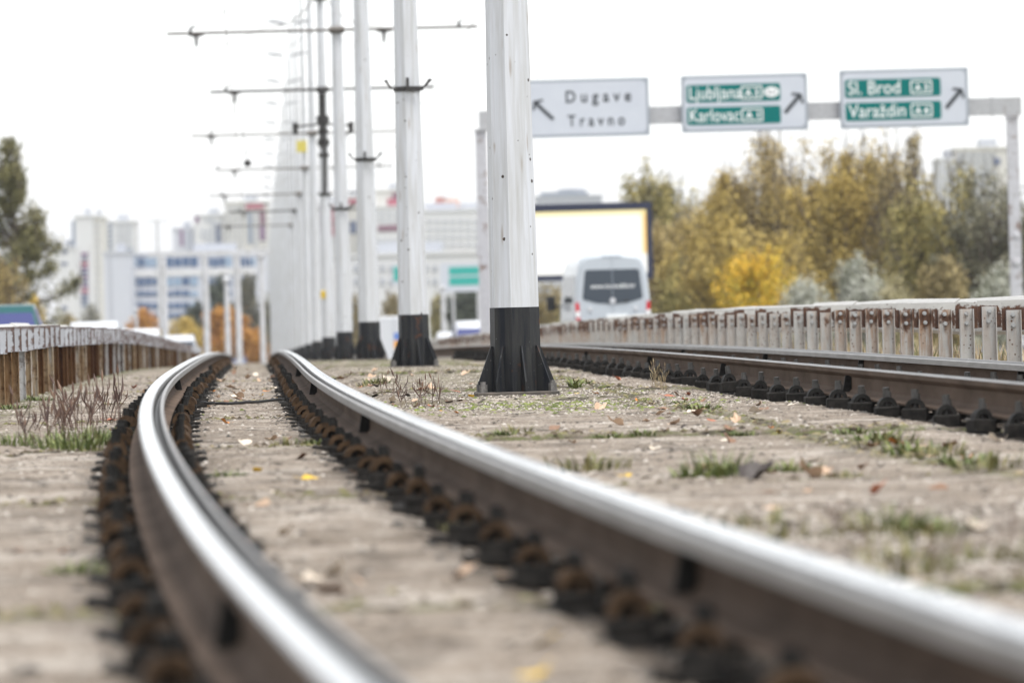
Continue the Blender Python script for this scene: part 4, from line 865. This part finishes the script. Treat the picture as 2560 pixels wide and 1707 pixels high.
T("silvery bush at the foot of the right gantry post", 2425,2580,660,790,190,'silver',3600,.10,"bush",8,1.0,.3)
T("dark olive bush right of the van", 1625,1800,650,800,232,'olive',3600,.15,"bush",10)
T("low brown bush between the silvery bushes", 2270,2440,650,800,215,'brown',3600,.15,"bush",14)
T("brown green hedge under the billboard, left of the van", 1300,1440,706,815,300,'brown',3200,.16,"bush",8)
T("olive hedge low behind the van", 1380,1660,735,830,270,'olive',3200,.15,"bush",6)
LT = "trees along the left carriageway"
T("tall olive conifer shaped tree at the left edge", -130,172,372,800,260,'moss',6200,.15,twig=20,shape=.62,group=LT,clumps=60,sparse=.75)
T("small tan brown tree at the foot of the tall left tree", -60,48,640,800,240,'tan',1500,.14,group=LT)
T("yellow olive bush right of the tall left tree", 60,112,735,815,230,'yellow',1200,.12,"bush",6,group=LT)
T("small brown green bush below the tall white block", 138,200,786,818,600,'brown',900,.25,"bush",6,group=LT,base=-5.2)
T("grey green low bushy tree at the foot of the plum block", 195,258,760,818,800,'grey',900,.3,"bush",6,group=LT,base=-7.0)
T("round orange brown bush in front of the gable end", 308,402,775,850,520,'orange',3000,.26,"bush",6,group=LT,base=-4.6)
T("long low yellow bush between two white frame posts", 410,515,795,872,480,'yellow',3000,.25,"bush",6,group=LT,base=-4.2)
T("bright orange tree behind the far white posts", 515,622,768,880,470,'orange',3600,.25,group=LT,base=-4.3)
T("orange brown bush at the right foot of the bright orange tree", 610,668,820,880,480,'orange',1500,.22,"bush",6,group=LT,base=-4.3)
T("dark green tree behind the yellow bush", 455,512,758,850,640,'green',1800,.3,group=LT,base=-5.6)
T("tall dark green tree behind the bright orange tree", 512,575,690,850,660,'green',3400,.3,group=LT,base=-5.8)
T("dark grey green tree beside the pale pole row", 590,648,690,860,680,'grey',3400,.32,group=LT,base=-5.8)
T("thin olive tree right at the pale pole row", 655,676,735,880,690,'moss',900,.28,group=LT,base=-5.8)
RT = "trees behind the tram poles"
T("dark shrub between the fourth and third poles", 872,905,735,860,520,'brown',900,.25,"bush",6,group=RT,base=-4.6)
T("brown olive tree left of the second pole", 950,1012,728,850,520,'brown',1800,.25,group=RT,base=-4.6)
T("dark green tree between the second pole and the gantry post", 1112,1215,716,850,540,'green',3200,.28,group=RT,base=-4.8)
T("olive bush right of the second pole", 1070,1112,720,860,530,'olive',1500,.25,"bush",6,group=RT,base=-4.8)

# ------------------------------------------------------------------ small growth, leaves, grit
GR = {k: foliage(k, st, .6, 9) for k, st in (("fresh_grass", [(.2,(.045,.065,.014)),(.5,(.10,.135,.03)),(.8,(.20,.22,.065))]), ("olive_grass", [(.2,(.06,.065,.02)),(.5,(.14,.14,.045)),(.8,(.26,.22,.09))]), ("straw_grass", [(.2,(.16,.11,.06)),(.5,(.32,.25,.14)),(.8,(.48,.40,.26))]), ("purple_brown_stalks", [(.2,(.055,.03,.025)),(.5,(.13,.075,.055)),(.8,(.24,.15,.10))]))}
def tuft_mesh(n, h, spread, lean, wd, m, seed, heads=0):
    rg = random.Random(seed); mb = MB()
    for i in range(n):
        a = rg.uniform(0, 6.2832); r0 = spread*math.sqrt(rg.random())*.5; x, y = r0*math.cos(a), r0*math.sin(a); a2 = a+rg.uniform(-.7,.7); L_ = h*rg.uniform(.4,1); ln = lean*rg.uniform(.3,1.2); w_ = wd*rg.uniform(.6,1.2)
        dx, dy = math.cos(a2), math.sin(a2); px, py = -dy*w_/2, dx*w_/2; V = []
        for t in (0, .45, .8, 1):
            ox = ln*L_*t*t; z = L_*t*(1-.35*ln*t*t)-.01; k = (1, .9, .55, .05)[(0,.45,.8,1).index(t)]; V += [(x+dx*ox-px*k, y+dy*ox-py*k, z), (x+dx*ox+px*k, y+dy*ox+py*k, z)]
        mb.add(V, [(0,1,3,2),(2,3,5,4),(4,5,7,6)])
    for i in range(heads):
        a = rg.uniform(0, 6.28); r0 = spread*.5*math.sqrt(rg.random()); x, y = r0*math.cos(a), r0*math.sin(a); L_ = h*rg.uniform(.6,2.2); d = (rg.uniform(-.35,.35), rg.uniform(-.3,.3))
        top = (x+d[0]*L_, y+d[1]*L_, L_); mb.tube([(x,y,-.01),(x+d[0]*L_*.4,y+d[1]*L_*.4,L_*.55),top], [.0022,.0018,.0015], 4)
        e = (top[0]+d[0]*.06, top[1]+d[1]*.06, L_+.055); mb.tube([top, tuple((top[k]*.6+e[k]*.4) for k in range(3)), e], [.002,.007,.001], 5)
        for sx in (-1, 1):
            b0 = (x+d[0]*L_*.45, y+d[1]*L_*.45, L_*.5); b1 = (b0[0]+sx*.05*rg.uniform(.4,1), b0[1]+rg.uniform(-.04,.04), b0[2]+.07); mb.tube([b0, b1, (b1[0]*1+sx*.006, b1[1], b1[2]+.045)], [.0015,.004,.001], 4)
    return mesh_of(mb, "weed_tuft", m)
TF = {"grass": [tuft_mesh(70, .13, .22, .7, .007, GR["fresh_grass"], s) for s in range(3)], "low": [tuft_mesh(60, .055, .16, 1.0, .010, GR["fresh_grass"], 10+s) for s in range(3)],
      "olive": [tuft_mesh(50, .07, .20, .9, .007, GR["olive_grass"], 20+s) for s in range(3)], "straw": [tuft_mesh(45, .16, .10, .8, .003, GR["straw_grass"], 30+s, 5) for s in range(2)],
      "stalk": [tuft_mesh(16, .11, .24, .9, .004, GR["purple_brown_stalks"], 40+s, 5) for s in range(3)], "rosette": [tuft_mesh(34, .10, .08, 1.25, .013, GR["fresh_grass"], 50)]}
def tuft(kind, px, py, label, s=1.0, group="weeds in the slab joints"):
    x, y, z = ground_at(px, py); o = place("weed_tuft", random.choice(TF[kind]), None, (x, y, z), random.uniform(0, 6.28)); o.scale = (s, s, s*random.uniform(.85,1.15)); return tag(o, label, "weed", group)
LG_ = "grass clump left of the near track"
for px, py, s in ((165,1122,1.3),(205,1126,1.2),(245,1112,1.1),(285,1108,.9),(120,1120,1.0),(70,1116,.9),(25,1112,.9),(225,1096,1.0)): tuft("grass", px, py, "fresh green grass tuft in the joint left of the curving rail", s, LG_)
for px, py, s in ((150,1095,1.2),(185,1075,1.35),(222,1062,1.3),(262,1060,1.3),(285,1050,1.1),(200,1098,1.2),(115,1108,1.1),(75,1100,.9)): tuft("stalk", px, py, "purple brown dry stalks with seed heads rising from the left grass clump", s, "dry stalks left of the near track")
for px, py, s in ((18,1008,1.3),(60,1000,1.2),(100,1002,1.3),(35,1022,1.3),(45,985,1.0)): tuft("low", px, py, "low green weeds at the foot of the left guardrail", s*1.2, "weeds by the left guardrail")
for px, py in ((245,944),(190,948),(330,918),(440,922),(300,930)): tuft("low", px, py, "small green weed on the slab beyond the dry stalks", .9, "weeds by the left guardrail")
for k, (kd, px, py, s, lb) in enumerate((("rosette",1438,968,1.3,"bright green leafy rosette at the right foot of the nearest pole"),("rosette",1468,966,1.1,"smaller green leafy rosette beside the bright one"),("straw",1640,968,.75,"pale dry straw tuft in front of the far track's clips"),("straw",1660,975,.6,"second dry straw tuft close to the pale one"),
    ("low",1752,1022,1.4,"green weed patch in the joint right of the nearest pole"),("low",1700,1010,1.0,"small weed in the joint left of the green patch"),("low",1782,1032,1.0,"small green weed at the end of the joint patch"),("grass",1800,1190,1.3,"green weed clump beside the dark leaf heap in the middle foreground"),("low",1850,1180,1.6,"low broad weed behind the dark leaf heap"),("low",1740,1192,1.6,"low weed left of the middle foreground clump"),("low",1985,1178,1.4,"green weed beside the large tan leaf"),
    ("olive",1460,1178,1.7,"reddish olive tuft just above the bright right rail"),("olive",1500,1172,1.4,"smaller olive tuft beside the reddish one"),("olive",1290,1080,1.2,"olive tuft above the right rail near the nearest pole"),("low",1255,1088,1.1,"low tuft above the right rail, left of the olive tuft"),
    ("low",948,958,1.6,"green weed between the near rail and the second pole"),("olive",925,962,1.3,"olive weed left of the green one by the second pole"),("stalk",1045,1018,1.0,"reddish stalks standing close behind the near right rail"),("stalk",1075,1010,.9,"second reddish stalk cluster left of the nearest pole base"),("stalk",975,985,.8,"small stalk cluster left of the reddish stalks"),
    ("low",2185,1100,1.9,"green weeds in the long joint, first from the left"),("olive",2225,1112,1.6,"olive weeds in the long joint behind an orange leaf"),("low",2290,1130,1.8,"green weeds in the long joint, middle clump"),("olive",2350,1140,1.6,"olive weeds in the long joint right of the middle clump"),("low",2420,1160,1.9,"green weeds in the long joint near the right edge"),("olive",2470,1170,1.5,"olive weeds in the long joint at the right edge"),("low",2130,1085,1.2,"tiny green weed at the left start of the long joint clumps"),
    ("grass",2235,1325,1.0,"bright green tuft low in the right foreground"),("low",2330,1330,1.6,"broad low weed right of the bright foreground tuft"),("olive",2185,1335,1.5,"olive weed left of the bright foreground tuft"),("olive",1890,1315,1.6,"olive weed between the foreground tuft and the right rail"),("olive",1960,1350,1.5,"brownish weed just above the right rail"),("olive",2280,1440,1.6,"brownish weed above the lower end of the right rail"),("olive",2120,1200,1.0,"small olive weed right of the large tan leaf"),
    ("stalk",2080,1335,.42,"brown stalk cluster above the right rail, leftmost in the right foreground"),("stalk",2160,1378,.42,"brown stalk cluster in the litter above the lower right rail"),("olive",2250,1405,1.5,"dull olive weed in the litter of the right foreground"),("stalk",2350,1420,.42,"brown stalk cluster beside the dull olive weed"),("olive",2450,1402,1.5,"dull weed by the right edge of the foreground"),("stalk",2500,1352,.42,"brown stalks at the right edge of the foreground"),("olive",2420,1485,1.4,"olive weed lowest in the right foreground"),("olive",2300,1350,1.4,"olive weed behind the brown stalk clusters"),
    ("low",1850,1090,1.1,"small green weed alone on the slab"),("low",1610,1085,.9,"tiny weed on the slab below the nearest pole"),("low",1520,1095,.9,"tiny weed left of the slab centre"),("low",775,1108,1.0,"weed in the cross joint beside the near right rail"),("olive",720,1112,1.0,"olive weed in the cross joint between the rails"),("low",190,1434,1.1,"little green weed alone on the left foreground slab"),("low",575,1190,1.0,"yellow green weed between the rails near the left rail"),("olive",1170,1330,1.1,"olive weed at the foot of the right rail in the foreground"))):
    tuft(kd, px, py, lb, s)
# fallen leaves
def leaf_mesh(seed, curl, m):
    rg = random.Random(seed); n = 9; top, bot = [], []; V = [(0,0,.004)]; out = []
    for i in range(14):
        a = 6.2832*i/14; r = (1-.25*abs(math.sin(2*a)))*(1+.3*math.cos(a))*rg.uniform(.85,1.1)*.5; x, y = r*math.cos(a), r*math.sin(a)*.72; out.append((x, y, .006+curl*(y*y*1.7+.6*max(0,x)**2)+rg.uniform(0,.03)*curl))
    V += out; mb = MB(); mb.add(V, [(0, 1+i, 1+(i+1) % 14) for i in range(14)]); mb.tube([(-.35,0,.01),(-.75,.05,.03+curl*.1)], .012, 4); return mesh_of(mb, "fallen_leaf", m)
LM = {k: mottled(k, a, b_, 9, .6, 0, .2) for k, a, b_ in (("pale_tan_leaf", (.60,.44,.32), (.42,.28,.18)), ("orange_leaf", (.62,.24,.03), (.42,.14,.02)), ("yellow_leaf", (.72,.50,.05), (.55,.33,.04)), ("brown_leaf", (.16,.085,.05), (.26,.15,.09)), ("cream_leaf", (.70,.62,.52), (.55,.46,.36)), ("red_brown_leaf", (.30,.09,.05), (.42,.17,.09)), ("dark_leaf", (.035,.028,.025), (.07,.055,.05)))}
LV = {k: [leaf_mesh(i*5+j, (.35,.9,1.5)[j], m) for j in range(3)] for i, (k, m) in enumerate(LM.items())}
def leaf(k, px, py, s, label, j=None):
    x, y, z = ground_at(px, py); o = place("fallen_leaf", random.choice(LV[k]) if j is None else LV[k][j], None, (x, y, z), 0); o.rotation_euler = (random.uniform(-.2,.6), random.uniform(-.35,.35), random.uniform(0,6.28)); o.scale = (s,)*3; tag(o, label, "leaf", "fallen leaves on the concrete")
for k, px, py, s, lb, j in (("orange_leaf",563,1058,.085,"glowing orange leaf standing between the near rails below the cable",2),("orange_leaf",667,978,.10,"flat orange leaf between the rails just above the cable",0),("cream_leaf",613,1112,.12,"large cream leaf between the near rails",1),("orange_leaf",288,1078,.09,"orange leaf beside the left rail next to the grass clump",2),("red_brown_leaf",275,1052,.09,"rust leaf behind the orange leaf by the grass clump",1),
    ("pale_tan_leaf",555,955,.16,"large curled tan leaf between the rails near the crest",2),("pale_tan_leaf",580,970,.12,"smaller tan leaf beside the large curled one near the crest",1),("pale_tan_leaf",2030,1195,.14,"large tan leaf in the middle right foreground",2),("yellow_leaf",1180,993,.07,"yellow leaf at the left foot of the nearest pole",1),("yellow_leaf",1443,985,.06,"yellow leaf right of the nearest pole base",1),("orange_leaf",1492,985,.06,"small orange leaf right of the yellow one",1),
    ("red_brown_leaf",1080,1018,.09,"rust red leaf under the reddish stalks",1),("orange_leaf",2240,1112,.11,"orange leaf lying among the long joint weeds",1),("orange_leaf",2415,1150,.10,"second orange leaf among the long joint weeds near the edge",1),("red_brown_leaf",1545,950,.10,"rust leaf against the far track's clips",2),("orange_leaf",162,1382,.06,"tiny orange leaf alone on the left foreground slab",1),("brown_leaf",38,1382,.07,"brown leaf at the left edge of the foreground slab",1),
    ("yellow_leaf",770,1198,.10,"yellow leaf between the rails in the middle foreground",0),("pale_tan_leaf",1150,1446,.12,"pinkish tan leaf near the foot of the right rail",1),("pale_tan_leaf",1260,1453,.13,"second pinkish tan leaf near the foot of the right rail",1),("cream_leaf",845,1438,.09,"pale leaf in the middle of the foreground slab",2),("yellow_leaf",1350,1612,.13,"yellowish leaf at the bottom of the picture between the rails",0),("yellow_leaf",1335,1690,.12,"second yellowish leaf at the very bottom between the rails",0),("pale_tan_leaf",1550,1690,.12,"tan brown leaf at the bottom edge between the rails",0),
    ("pale_tan_leaf",1425,1478,.10,"tan leaf tucked beside the blurred right clips",1),("dark_leaf",1895,1196,.16,"dark curled leaf heap in the middle right foreground",2),("dark_leaf",1870,1192,.14,"second dark curled leaf beside the heap",2),("cream_leaf",255,1134,.13,"pale flat leaf at the front of the left grass clump",0),("cream_leaf",400,985,.09,"white leaf left of the left rail near the clump",0),("cream_leaf",2440,1330,.12,"pale leaf in the right foreground",2),("red_brown_leaf",2325,1330,.09,"crimson leaf in the right foreground weeds",2),("cream_leaf",1615,1195,.09,"pale leaf above the right rail",0),("yellow_leaf",1560,1190,.08,"yellowish leaf above the right rail beside the pale one",0)):
    leaf(k, px, py, s, lb, j)
LK = list(LM); lab = {"pale_tan_leaf": "small tan leaf scattered on the concrete", "orange_leaf": "small orange leaf scattered on the concrete", "yellow_leaf": "small yellow leaf scattered on the concrete", "brown_leaf": "small brown leaf scattered on the concrete", "cream_leaf": "small cream leaf scattered on the concrete", "red_brown_leaf": "small rust leaf scattered on the concrete", "dark_leaf": "small blackened leaf scattered on the concrete"}
zones = [(480,760,905,1010,70),(700,1180,925,1040,76),(1380,2000,985,1110,40),(300,520,930,1040,22),(1500,2540,1100,1330,26),(480,1100,1040,1500,16)]
for x0, x1, y0, y1, n in zones:
    for i in range(n):
        k = random.choices(LK, (9,1.2,1,6,4,2,2))[0]; leaf(k, random.uniform(x0,x1), random.uniform(y0,y1), random.uniform(.05,.115)*(.6 if k in ('orange_leaf', 'yellow_leaf') else 1), lab[k])
# grit and pebbles, moss cushions, dry verge grass: nobody could count them
def scatter(name, n, fq, fy, size, m, label, cat, flat=.6):
    rg = np.random.default_rng(len(name)*13+n); Y = fy(rg, n); q = fq(rg, n, Y); X = X_of(q, Y); Z = gz(q, Y)
    oct_ = np.array([(1,0,0),(-.9,.1,0),(0,1,.1),(.1,-1,0),(.1,0,1),(0,0,-.6)]); s = size[0]+(size[1]-size[0])*rg.random(n)**2.5
    a = rg.random(n)*6.28; ca, sa = np.cos(a)[:,None], np.sin(a)[:,None]; o = oct_[None]*(.7+.6*rg.random((n,6,1))); ox = o[...,0]*ca-o[...,1]*sa; oy = o[...,0]*sa+o[...,1]*ca
    V = np.stack([X[:,None]+ox*s[:,None], Y[:,None]+oy*s[:,None], Z[:,None]+o[...,2]*s[:,None]*flat], -1).reshape(-1,3); tri = np.array([(0,2,4),(2,1,4),(1,3,4),(3,0,4)])
    Fq = (np.arange(n)[:,None,None]*6+tri[None]).reshape(-1,3); tag(place(name, np_mesh(name, V, Fq, m)), label, cat, kind="stuff")
STONE = foliage("grit_stones", [(.25,(.05,.042,.035)),(.5,(.20,.17,.14)),(.8,(.55,.51,.46))], .9, 30); DSTONE = foliage("dark_ballast_bits", [(.2,(.015,.014,.014)),(.5,(.04,.037,.035)),(.8,(.10,.09,.08))], .9, 30)
scatter("grit", 30000, lambda r, n, Y: r.uniform(-2.4, 3.4, n), lambda r, n: 9+62*r.random(n)**1.0, (.003,.018), STONE, "loose pale grit on the concrete", "grit")
def near_rails(r, n, Y): return np.where(r.random(n) < .6, QL, QR)+np.where(r.random(n) < .5, -.53, .53)+r.normal(size=n)*.13
scatter("ballast_crumbs", 16000, near_rails, lambda r, n: 6+60*r.random(n), (.005,.026), DSTONE, "dark crumbs and dirt along the rails", "grit")
scatter("pole_foot_gravel", 15000, lambda r, n, Y: QP+r.normal(size=n)*.9, lambda r, n: 37.0+r.normal(size=n)*2.0+r.random(n)*7, (.003,.016), STONE, "pale gravel around the foot of the nearest pole", "gravel")
scatter("moss_cushions", 900, lambda r, n, Y: QP+r.normal(size=n)*.7, lambda r, n: 38+r.normal(size=n)*1.8, (.008,.032), foliage("moss_green", [(.2,(.06,.08,.015)),(.5,(.13,.16,.03)),(.8,(.22,.25,.06))], .9, 20), "small moss cushions in front of the nearest pole", "moss", .45)
def joints(r, n, Y): return np.where(r.random(n) < .45, 2.63+r.normal(size=n)*.05, r.uniform(-2.2, 3.3, n))
def joint_y(r, n): return np.where(r.random(n) < .45, 12+60*r.random(n), 13.85+7.55*r.integers(0, 8, n)+np.abs(r.normal(size=n))*.28)
scatter("corner_litter", 2600, lambda r, n, Y: r.uniform(1.0, 2.6, n), lambda r, n: r.uniform(13.5, 19.0, n), (.004,.026), bpy.data.materials['grit_stones'], "stones and crumbs littering the right foreground slab", "litter", .6)
scatter("joint_debris", 9000, lambda r, n, Y: np.where(np.abs((Y-13.85) % 7.55) < .9, r.uniform(-2.2, 3.3, n), 2.63+r.normal(size=n)*.06), joint_y, (.004,.030), foliage("joint_litter", [(.2,(.03,.022,.015)),(.45,(.09,.065,.04)),(.62,(.13,.13,.045)),(.85,(.36,.28,.19))], .95, 8), "dark leaf litter and moss bits packed in the slab joints", "litter", .5)
rg = random.Random(5); mb = MB()
for i in range(5200):
    Y = 34+44*rg.random()**1.3; q = 5.65+rg.random()*.55; x, z = float(X_of(q, Y)), float(zg(Y))-.02; h = rg.uniform(.08,.34); a = rg.uniform(0,6.28); dx, dy = math.cos(a)*h*.35, math.sin(a)*h*.35; wv = .006
    mb.add([(x-wv,y_:=Y,z),(x+wv,Y,z),(x+dx*.5+wv*.7,Y+dy*.5,z+h*.6),(x+dx*.5-wv*.7,Y+dy*.5,z+h*.6),(x+dx,Y+dy,z+h)], [(0,1,2,3),(3,2,4)], 0 if rg.random() < .82 else 1)
tag(mb.build("verge_grass", [GR["straw_grass"], GR["fresh_grass"]]), "dry brown grass growing under the right guardrail", "grass", kind="stuff")

# ------------------------------------------------------------------ thin autumn haze
hz = bpy.data.materials.new("haze_air"); hz.use_nodes = True; ht = hz.node_tree; ht.nodes.remove(ht.nodes["Principled BSDF"])
pv = ht.nodes.new("ShaderNodeVolumePrincipled"); pv.inputs["Color"].default_value = (.93,.95,1,1); pv.inputs["Density"].default_value = .00011
ht.links.new(pv.outputs[0], ht.nodes["Material Output"].inputs["Volume"])
mb = MB(); mb.box((0,4500,60), (8400,9300,140)); tag(mb.build("haze", hz), "pale haze over the far blocks", "haze", kind="stuff")
